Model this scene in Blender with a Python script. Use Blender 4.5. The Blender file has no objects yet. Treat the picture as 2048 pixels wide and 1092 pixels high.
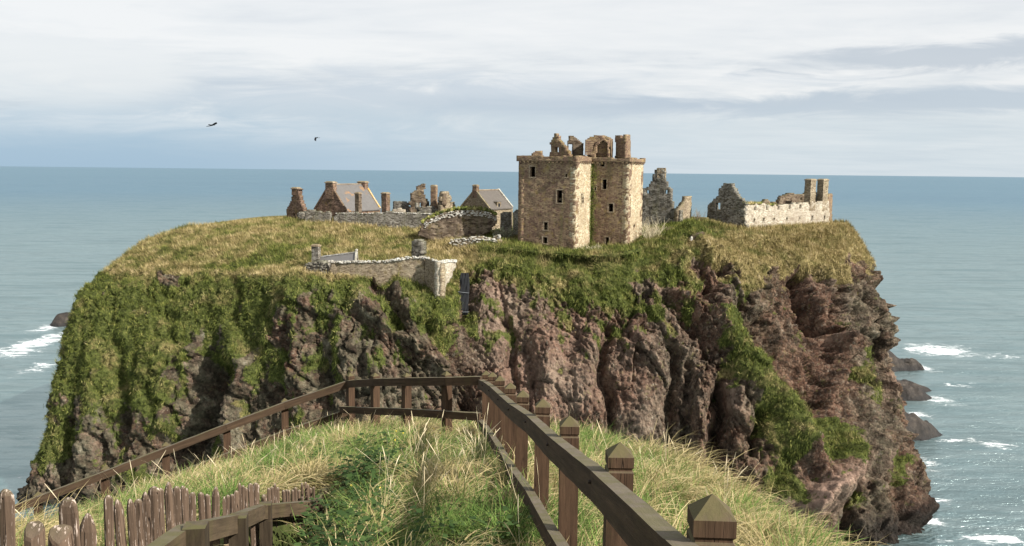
import bpy, bmesh, math, random
import numpy as np
from mathutils import Vector, Matrix

random.seed(7)
RNG = np.random.default_rng(11)
S = bpy.context.scene
COL = S.collection

# ------------------------------------------------------------------ camera
W0, H0, F = 2048.0, 1092.0, 1800.0
CAMZ = 60.0
PITCH = math.atan(204.0 / F)
ROLL = math.atan(22.0 / 2048.0)
r0 = np.array([1.0, 0, 0]); f0 = np.array([0, math.cos(PITCH), -math.sin(PITCH)]); u0 = np.array([0, math.sin(PITCH), math.cos(PITCH)])
CR = math.cos(ROLL) * r0 + math.sin(ROLL) * u0
CU = -math.sin(ROLL) * r0 + math.cos(ROLL) * u0
CAMP = np.array([0, 0, CAMZ])
cam_d = bpy.data.cameras.new('camera'); cam = bpy.data.objects.new('camera', cam_d); COL.objects.link(cam)
cam_d.sensor_width = 36; cam_d.lens = 36 * F / W0; cam_d.clip_start = 0.1; cam_d.clip_end = 120000
M = Matrix(((CR[0], CU[0], -f0[0], 0), (CR[1], CU[1], -f0[1], 0), (CR[2], CU[2], -f0[2], CAMZ), (0, 0, 0, 1)))
cam.matrix_world = M
S.camera = cam

# ------------------------------------------------------------------ light and exposure
SUN = Vector((0.80, -0.52, 0.70)).normalized()
sd = bpy.data.lights.new('sun', 'SUN'); sd.energy = 5.0; sd.angle = math.radians(0.6); sd.color = (1.0, 0.945, 0.86)
sun = bpy.data.objects.new('sun', sd); COL.objects.link(sun)
sun.rotation_euler = SUN.to_track_quat('Z', 'Y').to_euler()
S.view_settings.view_transform = 'Standard'; S.view_settings.look = 'None'
S.view_settings.exposure = 0.80; S.view_settings.gamma = 1.0; S.view_settings.use_curve_mapping = False


class NT:
    """small helper for node graphs"""
    def __init__(s, tree):
        s.t = tree; s.n = tree.nodes; s.l = tree.links
    def node(s, kind, **kw):
        x = s.n.new(kind)
        for k, v in kw.items():
            setattr(x, k, v)
        return x
    def put(s, sock, v):
        if v is None: return
        if isinstance(v, bpy.types.NodeSocket): s.l.new(v, sock)
        else:
            if isinstance(v, (tuple, list)) and len(v) == 3 and sock.type == 'RGBA': v = (*v, 1)
            sock.default_value = v
    def math(s, op, a, b=None, c=None, clamp=False):
        x = s.node('ShaderNodeMath', operation=op, use_clamp=clamp)
        s.put(x.inputs[0], a); s.put(x.inputs[1], b); s.put(x.inputs[2], c)
        return x.outputs[0]
    def vmath(s, op, a, b=None, out=0):
        x = s.node('ShaderNodeVectorMath', operation=op)
        s.put(x.inputs[0], a)
        if b is not None: s.put(x.inputs[1], b)
        return x.outputs[out]
    def noise(s, vec, scale, detail=4, rough=0.55, dist=0.0, out='Fac'):
        x = s.node('ShaderNodeTexNoise')
        s.put(x.inputs['Vector'], vec); x.inputs['Scale'].default_value = scale
        x.inputs['Detail'].default_value = detail; x.inputs['Roughness'].default_value = rough; x.inputs['Distortion'].default_value = dist
        return x.outputs[out]
    def voro(s, vec, scale, feature='F1', out='Distance', rand=1.0):
        x = s.node('ShaderNodeTexVoronoi', feature=feature)
        s.put(x.inputs['Vector'], vec); x.inputs['Scale'].default_value = scale; x.inputs['Randomness'].default_value = rand
        return x.outputs[out]
    def mix(s, fac, a, b, blend='MIX'):
        x = s.node('ShaderNodeMix', data_type='RGBA', blend_type=blend)
        s.put(x.inputs['Factor'], fac); s.put(x.inputs['A'] if False else x.inputs[6], a); s.put(x.inputs[7], b)
        return x.outputs[2]
    def ramp(s, fac, stops):
        x = s.node('ShaderNodeValToRGB'); e = x.color_ramp.elements
        while len(e) < len(stops): e.new(0.5)
        for q, (p, c) in zip(e, stops):
            q.position = p; q.color = (*c, 1) if len(c) == 3 else c
        s.put(x.inputs[0], fac)
        return x.outputs[0]
    def sstep(s, v, lo, hi, a=0.0, b=1.0):
        x = s.node('ShaderNodeMapRange', interpolation_type='SMOOTHSTEP', clamp=True)
        s.put(x.inputs[0], v); x.inputs[1].default_value = lo; x.inputs[2].default_value = hi
        x.inputs[3].default_value = a; x.inputs[4].default_value = b
        return x.outputs[0]
    def attr(s, name):
        return s.node('ShaderNodeAttribute', attribute_name=name).outputs['Fac']
    def scalev(s, vec, v):
        return s.vmath('MULTIPLY', vec, v)


# world: a bright broken overcast over the physical sky
wd = bpy.data.worlds.new('World'); S.world = wd; wd.use_nodes = True
w = NT(wd.node_tree); w.n.clear()
out = w.node('ShaderNodeOutputWorld')
sky = w.node('ShaderNodeTexSky', sky_type='NISHITA', sun_disc=False)
sky.sun_elevation = math.asin(SUN.z); sky.sun_rotation = math.atan2(SUN.x, SUN.y)
sky.altitude = 60; sky.dust_density = 1.5
dirn = w.node('ShaderNodeTexCoord').outputs['Generated']
sep = w.node('ShaderNodeSeparateXYZ'); w.l.new(dirn, sep.inputs[0])
dx, dy, dz = sep.outputs
az = w.math('ARCTAN2', dx, dy)                    # 0 ahead, + to the right
el = w.math('ARCSINE', dz)
eld = w.math('MULTIPLY', el, 57.2958); azd = w.math('MULTIPLY', az, 57.2958)
inv = w.math('DIVIDE', 1.0, w.math('ADD', w.math('MAXIMUM', dz, 0.0), 0.07))
comb = w.node('ShaderNodeCombineXYZ')
w.put(comb.inputs[0], w.math('MULTIPLY', dx, inv)); w.put(comb.inputs[1], w.math('MULTIPLY', dy, inv)); w.put(comb.inputs[2], 0.37)
cv = comb.outputs[0]
n1 = w.noise(w.scalev(cv, (0.42, 0.75, 1)), 1.0, 8, 0.6, 0.4)
n2 = w.noise(w.scalev(cv, (1.1, 2.0, 1)), 1.3, 6, 0.6, 0.3)
c2 = w.node('ShaderNodeCombineXYZ'); w.put(c2.inputs[0], azd); w.put(c2.inputs[1], eld)
wob = w.noise(w.scalev(c2.outputs[0], (0.13, 0.62, 1)), 1.0, 9, 0.62, 0.9)
wobs = w.math('MULTIPLY', w.math('SUBTRACT', wob, 0.5), 1.0)
def blob(a0, e0, ra, re, hard=0.45, wv=2.0):
    """soft cloud mass centred on azimuth a0, elevation e0 (degrees)"""
    u = w.math('DIVIDE', w.math('SUBTRACT', azd, a0), ra); v = w.math('DIVIDE', w.math('SUBTRACT', eld, e0), re)
    d = w.math('SQRT', w.math('ADD', w.math('MULTIPLY', u, u), w.math('MULTIPLY', v, v)))
    d = w.math('ADD', d, w.math('MULTIPLY', wobs, wv))
    return w.sstep(d, 1.0 - hard, 1.0 + hard, 1.0, 0.0)
base = w.ramp(w.math('ADD', w.math('MULTIPLY', n1, 0.65), w.math('MULTIPLY', n2, 0.35)),
              [(0.34, (0.60, 0.66, 0.73)), (0.46, (0.80, 0.835, 0.865)), (0.56, (0.93, 0.94, 0.945))])
bl = base
# pale veil in the upper sky ahead, grey-blue shelf beneath it, blue rain haze on the left horizon
bl = w.mix(w.math('MULTIPLY', blob(4, 9.5, 40, 3.2), 0.5), bl, (0.94, 0.95, 0.955))
bl = w.mix(w.math('MULTIPLY', blob(-5, 4.2, 18, 1.5, 0.6, 2.8), 0.8), bl, (0.58, 0.66, 0.75))
bl = w.mix(w.math('MULTIPLY', blob(14, 3.2, 30, 1.3, 0.6), 0.55), bl, (0.66, 0.735, 0.79))
bl = w.mix(w.math('MULTIPLY', blob(-26.5, 5.3, 6.4, 2.0, 0.3, 1.8), 0.85), bl, (0.86, 0.885, 0.90))
bl = w.mix(w.math('MULTIPLY', blob(28, 6.8, 10, 0.8, 0.45, 3.4), 0.85), bl, (0.56, 0.62, 0.69))
bl = w.mix(w.math('MULTIPLY', blob(24, 4.1, 17, 0.7, 0.5, 3.2), 0.85), bl, (0.53, 0.61, 0.70))
bl = w.mix(w.math('MULTIPLY', blob(4, 4.0, 10, 0.6, 0.6, 2.0), 0.5), bl, (0.50, 0.58, 0.69))
lowf = w.math('ADD', eld, w.math('MULTIPLY', wobs, 2.2))
azm = w.sstep(azd, -24, 20)
lowc = w.mix(azm, (0.40, 0.56, 0.71), (0.66, 0.76, 0.83))
thick = w.mix(azm, (1, 1, 1), (0.75, 0.75, 0.75))
bl = w.mix(w.math('MULTIPLY', w.sstep(lowf, 0.6, 5.2, 1.0, 0.0), thick), bl, lowc)
gnd = w.sstep(eld, -1.2, -0.1)
bl = w.mix(gnd, (0.16, 0.25, 0.29), bl)
bgc = w.node('ShaderNodeBackground'); w.put(bgc.inputs[0], bl); bgc.inputs[1].default_value = 0.58
bgs = w.node('ShaderNodeBackground'); w.l.new(sky.outputs[0], bgs.inputs[0]); bgs.inputs[1].default_value = 0.062
mx = w.node('ShaderNodeMixShader'); mx.inputs[0].default_value = 0.90
w.l.new(bgs.outputs[0], mx.inputs[1]); w.l.new(bgc.outputs[0], mx.inputs[2]); w.l.new(mx.outputs[0], out.inputs[0])


# ------------------------------------------------------------------ numpy helpers
def ray(px, py):
    return ((px - W0 / 2) / F)[..., None] * CR + ((H0 / 2 - py) / F)[..., None] * CU + f0
def P(px, py, D):
    d = ray(np.asarray(float(px)), np.asarray(float(py)))
    return CAMP + d * (D / d[1])
def proj(p):
    q = p - CAMP
    x = q @ CR; y = q @ CU; z = q @ f0
    z = np.maximum(z, 0.1)
    return W0 / 2 + F * x / z, H0 / 2 - F * y / z

def _h(ix, iy, iz, seed):
    h = (ix * 374761393 + iy * 668265263 + iz * 1274126177 + seed * 974634777) & 0xFFFFFFFF
    h = ((h ^ (h >> 13)) * 1103515245) & 0xFFFFFFFF
    h = ((h ^ (h >> 16)) * 2654435761) & 0xFFFFFFFF
    return ((h >> 8) & 0xFFFF).astype(np.float32) / 65535.0
def vnoise(x, y, z, seed=0):
    xi = np.floor(x); yi = np.floor(y); zi = np.floor(z)
    fx = (x - xi).astype(np.float32); fy = (y - yi).astype(np.float32); fz = (z - zi).astype(np.float32)
    fx = fx * fx * (3 - 2 * fx); fy = fy * fy * (3 - 2 * fy); fz = fz * fz * (3 - 2 * fz)
    xi = xi.astype(np.int64); yi = yi.astype(np.int64); zi = zi.astype(np.int64)
    r = 0
    for a in (0, 1):
        for b in (0, 1):
            for c in (0, 1):
                wgt = (fx if a else 1 - fx) * (fy if b else 1 - fy) * (fz if c else 1 - fz)
                r = r + wgt * _h(xi + a, yi + b, zi + c, seed)
    return r
def fbm(x, y, z, oct=4, seed=0, gain=0.5):
    r = 0; a = 1; t = 0
    for i in range(oct):
        r = r + a * vnoise(x * 2 ** i, y * 2 ** i, z * 2 ** i, seed + i * 17); t += a; a *= gain
    return r / t
def ridged(x, y, z, oct=3, seed=0):
    r = 0; a = 1; t = 0
    for i in range(oct):
        n = vnoise(x * 2 ** i, y * 2 ** i, z * 2 ** i, seed + i * 31)
        r = r + a * (1 - np.abs(2 * n - 1)); t += a; a *= 0.5
    return r / t
def cells(x, y, z, seed=0):
    """cell noise: (value of nearest cell, offset inside it along x+z, distance to the border)"""
    xi = np.floor(x).astype(np.int64); yi = np.floor(y).astype(np.int64); zi = np.floor(z).astype(np.int64)
    d1 = np.full(x.shape, 9.0, np.float32); d2 = d1.copy(); val = np.zeros_like(d1); sl = np.zeros_like(d1)
    for a in (-1, 0, 1):
        for b in (-1, 0, 1):
            for c in (-1, 0, 1):
                cx, cy, cz = xi + a, yi + b, zi + c
                ox = x - cx - _h(cx, cy, cz, seed); oy = y - cy - _h(cx, cy, cz, seed + 1); oz = z - cz - _h(cx, cy, cz, seed + 2)
                d = ox * ox + oy * oy + oz * oz; h = _h(cx, cy, cz, seed + 3); g1_ = _h(cx, cy, cz, seed + 4) - 0.5; g2_ = _h(cx, cy, cz, seed + 5) - 0.5
                n = d < d1
                d2 = np.where(n, d1, np.minimum(d2, d)); val = np.where(n, h, val); sl = np.where(n, ox * g1_ * 2 + oz * g2_ * 1.4, sl); d1 = np.where(n, d, d1)
    return val, sl, np.sqrt(d2) - np.sqrt(d1)
def sst(v, lo, hi):
    t = np.clip((v - lo) / (hi - lo), 0, 1); return t * t * (3 - 2 * t)

def link(name, me, mat=None, parent=None, smooth=False):
    o = bpy.data.objects.new(name, me); COL.objects.link(o)
    if mat is not None and not me.materials: me.materials.append(mat)
    if parent is not None: o.parent = parent
    if smooth: me.polygons.foreach_set('use_smooth', np.ones(len(me.polygons), bool))
    return o
def npmesh(name, v, quads=None, tris=None):
    me = bpy.data.meshes.new(name)
    v = np.asarray(v, np.float32).reshape(-1, 3)
    loops = []; starts = []; n = 0; tot = []
    if quads is not None and len(quads):
        q = np.asarray(quads, np.int32).reshape(-1, 4); loops.append(q.ravel()); starts.append(np.arange(len(q)) * 4 + n); tot.append(np.full(len(q), 4)); n += len(q) * 4
    if tris is not None and len(tris):
        q = np.asarray(tris, np.int32).reshape(-1, 3); loops.append(q.ravel()); starts.append(np.arange(len(q)) * 3 + n); tot.append(np.full(len(q), 3)); n += len(q) * 3
    L = np.concatenate(loops); ST = np.concatenate(starts).astype(np.int32)
    me.vertices.add(len(v)); me.vertices.foreach_set('co', v.ravel())
    me.loops.add(len(L)); me.loops.foreach_set('vertex_index', L)
    me.polygons.add(len(ST)); me.polygons.foreach_set('loop_start', ST)
    try: me.polygons.foreach_set('loop_total', np.concatenate(tot).astype(np.int32))
    except Exception: pass
    me.update(calc_edges=True)
    return me
def setattrf(me, name, arr):
    a = me.attributes.new(name, 'FLOAT', 'POINT'); a.data.foreach_set('value', np.asarray(arr, np.float32).ravel())
def tag(o, label=None, cat=None, group=None, kind=None):
    if label: o['label'] = label
    if cat: o['category'] = cat
    if group: o['group'] = group
    if kind: o['kind'] = kind
    return o
def empty(name, loc, label, cat, group=None):
    o = bpy.data.objects.new(name, None); COL.objects.link(o); o.location = loc; o.empty_display_size = 0.3
    o.matrix_world = Matrix.Translation(loc)
    return tag(o, label, cat, group)
def under(o, root):
    """parent a world-space mesh object to its thing, keeping it where it is"""
    o.parent = root; o.matrix_parent_inverse = Matrix.Translation(root.location).inverted()
    return o


# ------------------------------------------------------------------ materials
def mat(name):
    m = bpy.data.materials.new(name); m.use_nodes = True
    g = NT(m.node_tree); b = g.n['Principled BSDF']
    return m, g, b
def finish(g, b, col, rough=0.9, bump=None, strength=0.5, dist=0.05, spec=0.25, normal=None):
    g.put(b.inputs['Base Color'], col); g.put(b.inputs['Roughness'], rough); b.inputs['Specular IOR Level'].default_value = spec
    if bump is not None:
        x = g.node('ShaderNodeBump'); x.inputs['Strength'].default_value = strength; x.inputs['Distance'].default_value = dist
        g.put(x.inputs['Height'], bump); g.l.new(x.outputs[0], b.inputs['Normal'])

def mat_masonry(name, c1, c2, c3, mortar, lichen=(0.36, 0.27, 0.07), lich=0.35, stain=(0.10, 0.12, 0.04), stn=0.3, sc=2.6, streak=0.25):
    m, g, b = mat(name)
    pos = g.node('ShaderNodeNewGeometry').outputs['Position']
    wv = g.noise(pos, 1.4, 3, 0.5, 0, 'Color')
    p = g.vmath('ADD', pos, g.vmath('SCALE', wv, None)) if False else g.vmath('ADD', pos, g.scalev(wv, (0.25, 0.25, 0.12)))
    pv = g.scalev(p, (1, 1, 2.1))
    cell = g.voro(pv, sc, 'F1', 'Color', 0.9)
    edge = g.voro(pv, sc, 'DISTANCE_TO_EDGE', 'Distance', 0.9)
    s = g.node('ShaderNodeSeparateColor'); g.l.new(cell, s.inputs[0])
    col = g.ramp(s.outputs[0], [(0.0, c3), (0.3, c1), (0.62, c2), (0.86, tuple(x * 1.12 for x in c2)), (1.0, tuple(min(0.65, x * 1.32) for x in c2))])
    tone = g.noise(pos, 0.33, 5, 0.6)
    col = g.mix(g.sstep(tone, 0.38, 0.62, 0, 0.5), col, c3)
    hol = g.noise(g.scalev(pos, (1.3, 1.3, 2.4)), 0.9, 6, 0.7)
    col = g.mix(g.sstep(hol, 0.58, 0.72, 0, 0.45), col, tuple(x * 0.45 for x in c1))
    col = g.mix(g.sstep(edge, 0.0, 0.06, 0.75, 0), col, mortar)
    st = g.noise(g.scalev(pos, (1, 1, 0.12)), 0.9, 5, 0.6)
    col = g.mix(g.sstep(st, 0.5, 0.72, 0, streak), col, stain)
    ln = g.noise(pos, 0.8, 6, 0.65)
    geo = g.node('ShaderNodeNewGeometry'); sn = g.node('ShaderNodeSeparateXYZ'); g.l.new(geo.outputs['Normal'], sn.inputs[0])
    upf = g.sstep(sn.outputs[2], 0.3, 0.8)
    col = g.mix(g.sstep(ln, 0.53, 0.68, 0, lich), col, lichen)
    col = g.mix(g.math('MULTIPLY', upf, stn), col, stain)
    fine = g.noise(pos, 9.0, 5, 0.7)
    col = g.mix(g.sstep(fine, 0.3, 0.75, 0.0, 0.45), g.mix(1.0, col, (0.72, 0.72, 0.72), 'MULTIPLY'), col)
    h = g.math('ADD', g.sstep(edge, 0, 0.16), g.math('ADD', g.math('MULTIPLY', s.outputs[1], 0.9), g.math('MULTIPLY', g.noise(pos, 2.5, 6, 0.7), 1.3)))
    finish(g, b, col, 0.95, h, 0.45, 0.07, 0.1)
    return m
M_KEEP = mat_masonry('sandstone_rubble', (0.225, 0.145, 0.102), (0.325, 0.235, 0.145), (0.14, 0.082, 0.066), (0.28, 0.215, 0.145), lich=0.4, streak=0.35, sc=2.4)
M_CREAM_LIT = mat_masonry('cream_sunlit_rubble', (0.46, 0.37, 0.24), (0.60, 0.51, 0.36), (0.34, 0.25, 0.16), (0.55, 0.46, 0.32), lich=0.3, lichen=(0.46, 0.35, 0.13), streak=0.25, sc=2.4)  # cream stone, lightened further to brighten the sun-facing walls
M_GREY = mat_masonry('grey_rubble', (0.17, 0.15, 0.125), (0.30, 0.28, 0.24), (0.085, 0.075, 0.06), (0.13, 0.115, 0.09), lich=0.2, sc=2.2, lichen=(0.30, 0.25, 0.12))
M_PALE = mat_masonry('pale_limed_rubble', (0.43, 0.375, 0.29), (0.56, 0.50, 0.40), (0.31, 0.25, 0.19), (0.51, 0.45, 0.355), lich=0.12, streak=0.22, sc=2.4, stain=(0.2, 0.2, 0.11))
M_TAN = mat_masonry('tan_rubble', (0.27, 0.21, 0.145), (0.39, 0.32, 0.225), (0.15, 0.115, 0.08), (0.32, 0.27, 0.19), lich=0.2, streak=0.25)
M_RED = mat_masonry('brown_red_rubble', (0.20, 0.13, 0.09), (0.30, 0.20, 0.15), (0.10, 0.065, 0.045), (0.17, 0.13, 0.1), lich=0.4, lichen=(0.27, 0.19, 0.05))
M_WHITE = mat_masonry('pale_coping_stone', (0.60, 0.57, 0.52), (0.74, 0.72, 0.66), (0.42, 0.38, 0.33), (0.32, 0.28, 0.22), lich=0.06, streak=0.1, sc=1.9)
M_DARKST = mat_masonry('dark_old_rubble', (0.15, 0.11, 0.075), (0.23, 0.18, 0.13), (0.07, 0.05, 0.04), (0.13, 0.1, 0.07), lich=0.2, sc=1.6)  # darker brown rubble tone
M_DRESS = mat_masonry('dressed_sandstone', (0.36, 0.28, 0.2), (0.42, 0.34, 0.25), (0.26, 0.19, 0.13), (0.3, 0.24, 0.17), lich=0.2, sc=1.0)

def mat_slate(name, c, lichen):
    m, g, b = mat(name)
    pos = g.node('ShaderNodeNewGeometry').outputs['Position']
    r = g.node('ShaderNodeObjectInfo').outputs['Random']
    col = g.mix(g.noise(pos, 1.7, 5, 0.7), tuple(x * 0.65 for x in c), tuple(x * 1.35 for x in c))
    col = g.mix(g.sstep(g.noise(pos, 0.28, 4, 0.6), 0.58, 0.66, 0, 0.7), col, lichen)
    finish(g, b, col, 0.6, g.noise(pos, 6, 4, 0.6), 0.4, 0.05, 0.4)
    return m
M_SLATE = mat_slate('blue_grey_slate', (0.135, 0.128, 0.122), (0.36, 0.18, 0.05))
M_SLATE2 = mat_slate('brown_grey_slate', (0.12, 0.105, 0.09), (0.16, 0.13, 0.09))

# headland surface: rock and turf from the mesh's own masks
def mat_headland():
    m, g, b = mat('cliff_rock_and_turf')
    pos = g.node('ShaderNodeNewGeometry').outputs['Position']
    gr = g.attr('grass'); dry = g.attr('dry'); pale = g.attr('pale'); wet = g.attr('wet')
    big = g.noise(pos, 0.07, 5, 0.6)
    med = g.noise(pos, 0.45, 6, 0.65)
    streak = g.noise(g.scalev(pos, (1, 1, 0.22)), 0.5, 6, 0.65)
    rock = g.ramp(g.math('ADD', g.math('MULTIPLY', med, 0.5), g.math('MULTIPLY', streak, 0.5)),
                  [(0.35, (0.018, 0.010, 0.007)), (0.46, (0.068, 0.037, 0.025)), (0.56, (0.145, 0.083, 0.057)), (0.70, (0.27, 0.175, 0.125))])
    rock = g.mix(g.sstep(big, 0.42, 0.6, 0.0, 0.65), rock, g.mix(g.sstep(med, 0.35, 0.65), (0.03, 0.026, 0.019), (0.20, 0.175, 0.13)))
    peb = g.voro(pos, 2.2, 'F1', 'Color'); ps = g.node('ShaderNodeSeparateColor'); g.l.new(peb, ps.inputs[0])
    rock = g.mix(g.sstep(ps.outputs[0], 0.70, 0.92, 0, 0.35), rock, (0.30, 0.215, 0.155))
    rock = g.mix(g.sstep(ps.outputs[1], 0.62, 0.95, 0, 0.7), rock, (0.045, 0.032, 0.026))
    lich = g.noise(pos, 1.1, 7, 0.75)
    rock = g.mix(g.sstep(lich, 0.56, 0.66, 0, 0.45), rock, (0.36, 0.33, 0.26))
    rock = g.mix(g.sstep(g.noise(pos, 0.8, 6, 0.7), 0.56, 0.70, 0, 0.5), rock, (0.12, 0.13, 0.035))
    rock = g.mix(g.math('MULTIPLY', pale, g.sstep(med, 0.36, 0.56, 0.45, 1)), rock, (0.40, 0.27, 0.205))
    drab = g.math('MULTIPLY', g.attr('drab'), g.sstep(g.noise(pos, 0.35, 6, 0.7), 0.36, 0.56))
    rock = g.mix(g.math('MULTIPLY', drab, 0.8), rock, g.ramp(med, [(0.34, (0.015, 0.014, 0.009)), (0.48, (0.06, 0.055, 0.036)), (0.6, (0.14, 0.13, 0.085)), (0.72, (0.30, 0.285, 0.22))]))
    rock = g.mix(wet, rock, (0.022, 0.019, 0.017))
    f1 = g.noise(pos, 1.5, 6, 0.7); f2 = g.noise(pos, 5.0, 4, 0.7)
    green = g.ramp(f1, [(0.3, (0.016, 0.021, 0.006)), (0.44, (0.05, 0.062, 0.016)), (0.58, (0.105, 0.12, 0.032)), (0.75, (0.19, 0.17, 0.065))])
    tan = g.ramp(f1, [(0.28, (0.055, 0.05, 0.018)), (0.45, (0.17, 0.135, 0.055)), (0.6, (0.28, 0.22, 0.10)), (0.75, (0.42, 0.33, 0.17))])
    dn = g.sstep(g.math('ADD', dry, g.math('MULTIPLY', g.math('SUBTRACT', g.noise(pos, 0.22, 5, 0.7), 0.5), 1.7)), 0.3, 0.7)
    turf = g.mix(dn, green, tan)
    turf = g.mix(g.sstep(f2, 0.35, 0.6, 0.5, 0), turf, (0.03, 0.03, 0.012))
    gm = g.sstep(g.math('ADD', gr, g.math('MULTIPLY', g.math('SUBTRACT', g.noise(pos, 1.3, 6, 0.7), 0.5), 0.9)), 0.42, 0.58)
    col = g.mix(gm, rock, turf)
    bumpr = g.math('ADD', g.math('MULTIPLY', g.noise(pos, 1.2, 8, 0.75), 1.6), g.math('MULTIPLY', g.voro(pos, 2.2), -0.6))
    bumpg = g.math('MULTIPLY', g.noise(g.scalev(pos, (1, 1, 0.6)), 3.0, 6, 0.7), 1.0)
    bm = g.node('ShaderNodeMix', data_type='FLOAT'); g.put(bm.inputs[0], gm); g.put(bm.inputs[2], bumpr); g.put(bm.inputs[3], bumpg)
    finish(g, b, col, 0.95, bm.outputs[0], 1.0, 0.38, 0.12)
    return m
M_HEAD = mat_headland()

def mat_blades(name, stops, patch=None, trans=0.25):
    m, g, b = mat(name)
    geo = g.node('ShaderNodeNewGeometry'); isl = geo.outputs['Random Per Island']; pos = geo.outputs['Position']
    v = g.math('ADD', g.math('MULTIPLY', isl, 0.7), g.math('MULTIPLY', g.sstep(g.noise(pos, patch or 0.8, 3, 0.6), 0.3, 0.7), 0.3))
    col = g.ramp(v, stops)
    finish(g, b, col, 0.75, None, spec=0.15)
    tr = g.node('ShaderNodeBsdfTranslucent'); g.put(tr.inputs[0], col)
    mxs = g.node('ShaderNodeMixShader'); mxs.inputs[0].default_value = trans
    o = g.n['Material Output']; g.l.new(b.outputs[0], mxs.inputs[1]); g.l.new(tr.outputs[0], mxs.inputs[2]); g.l.new(mxs.outputs[0], o.inputs[0])
    return m
M_STRAW = mat_blades('straw_grass', [(0.0, (0.11, 0.13, 0.035)), (0.25, (0.26, 0.22, 0.09)), (0.6, (0.45, 0.36, 0.18)), (1.0, (0.66, 0.55, 0.33))])
M_GREEN = mat_blades('green_grass', [(0.0, (0.035, 0.065, 0.014)), (0.4, (0.095, 0.165, 0.035)), (0.75, (0.20, 0.28, 0.07)), (1.0, (0.46, 0.40, 0.19))])
M_LEAF = mat_blades('weed_leaf', [(0.0, (0.018, 0.038, 0.010)), (0.6, (0.045, 0.082, 0.022)), (1.0, (0.10, 0.14, 0.04))])
M_STALK = mat_blades('dry_stalk', [(0.0, (0.42, 0.32, 0.18)), (0.5, (0.62, 0.52, 0.34)), (1.0, (0.8, 0.72, 0.53))])
M_FLOWER = mat_blades('yellow_petal', [(0.0, (0.7, 0.5, 0.05)), (1.0, (0.85, 0.68, 0.1))])
def mat_tuft():
    m, g, b = mat('headland_grass_blades')
    geo = g.node('ShaderNodeNewGeometry'); isl = geo.outputs['Random Per Island']; pos = geo.outputs['Position']
    dry = g.attr('dry')
    isl = g.math('ADD', g.math('MULTIPLY', isl, 0.45), g.sstep(g.noise(pos, 0.55, 5, 0.65), 0.32, 0.68, 0, 0.6))
    green = g.ramp(isl, [(0, (0.025, 0.034, 0.009)), (0.42, (0.072, 0.09, 0.02)), (0.75, (0.155, 0.17, 0.04)), (1, (0.32, 0.28, 0.10))])
    tan = g.ramp(isl, [(0, (0.08, 0.075, 0.025)), (0.35, (0.19, 0.155, 0.06)), (0.7, (0.37, 0.29, 0.14)), (1, (0.55, 0.45, 0.27))])
    dn = g.sstep(g.math('ADD', dry, g.math('MULTIPLY', g.math('SUBTRACT', g.noise(pos, 0.22, 5, 0.7), 0.5), 1.7)), 0.3, 0.7)
    finish(g, b, g.mix(dn, green, tan), 0.85, None, spec=0.1)
    return m
M_TUFT = mat_tuft()

def mat_soil():
    m, g, b = mat('turf_soil')
    pos = g.node('ShaderNodeNewGeometry').outputs['Position']
    col = g.ramp(g.noise(pos, 2.2, 6, 0.7), [(0.3, (0.025, 0.03, 0.01)), (0.55, (0.07, 0.085, 0.025)), (0.75, (0.18, 0.15, 0.06))])
    finish(g, b, col, 0.95, g.noise(pos, 9, 6, 0.7), 0.8, 0.05, 0.1)
    return m
M_SOIL = mat_soil()

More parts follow.
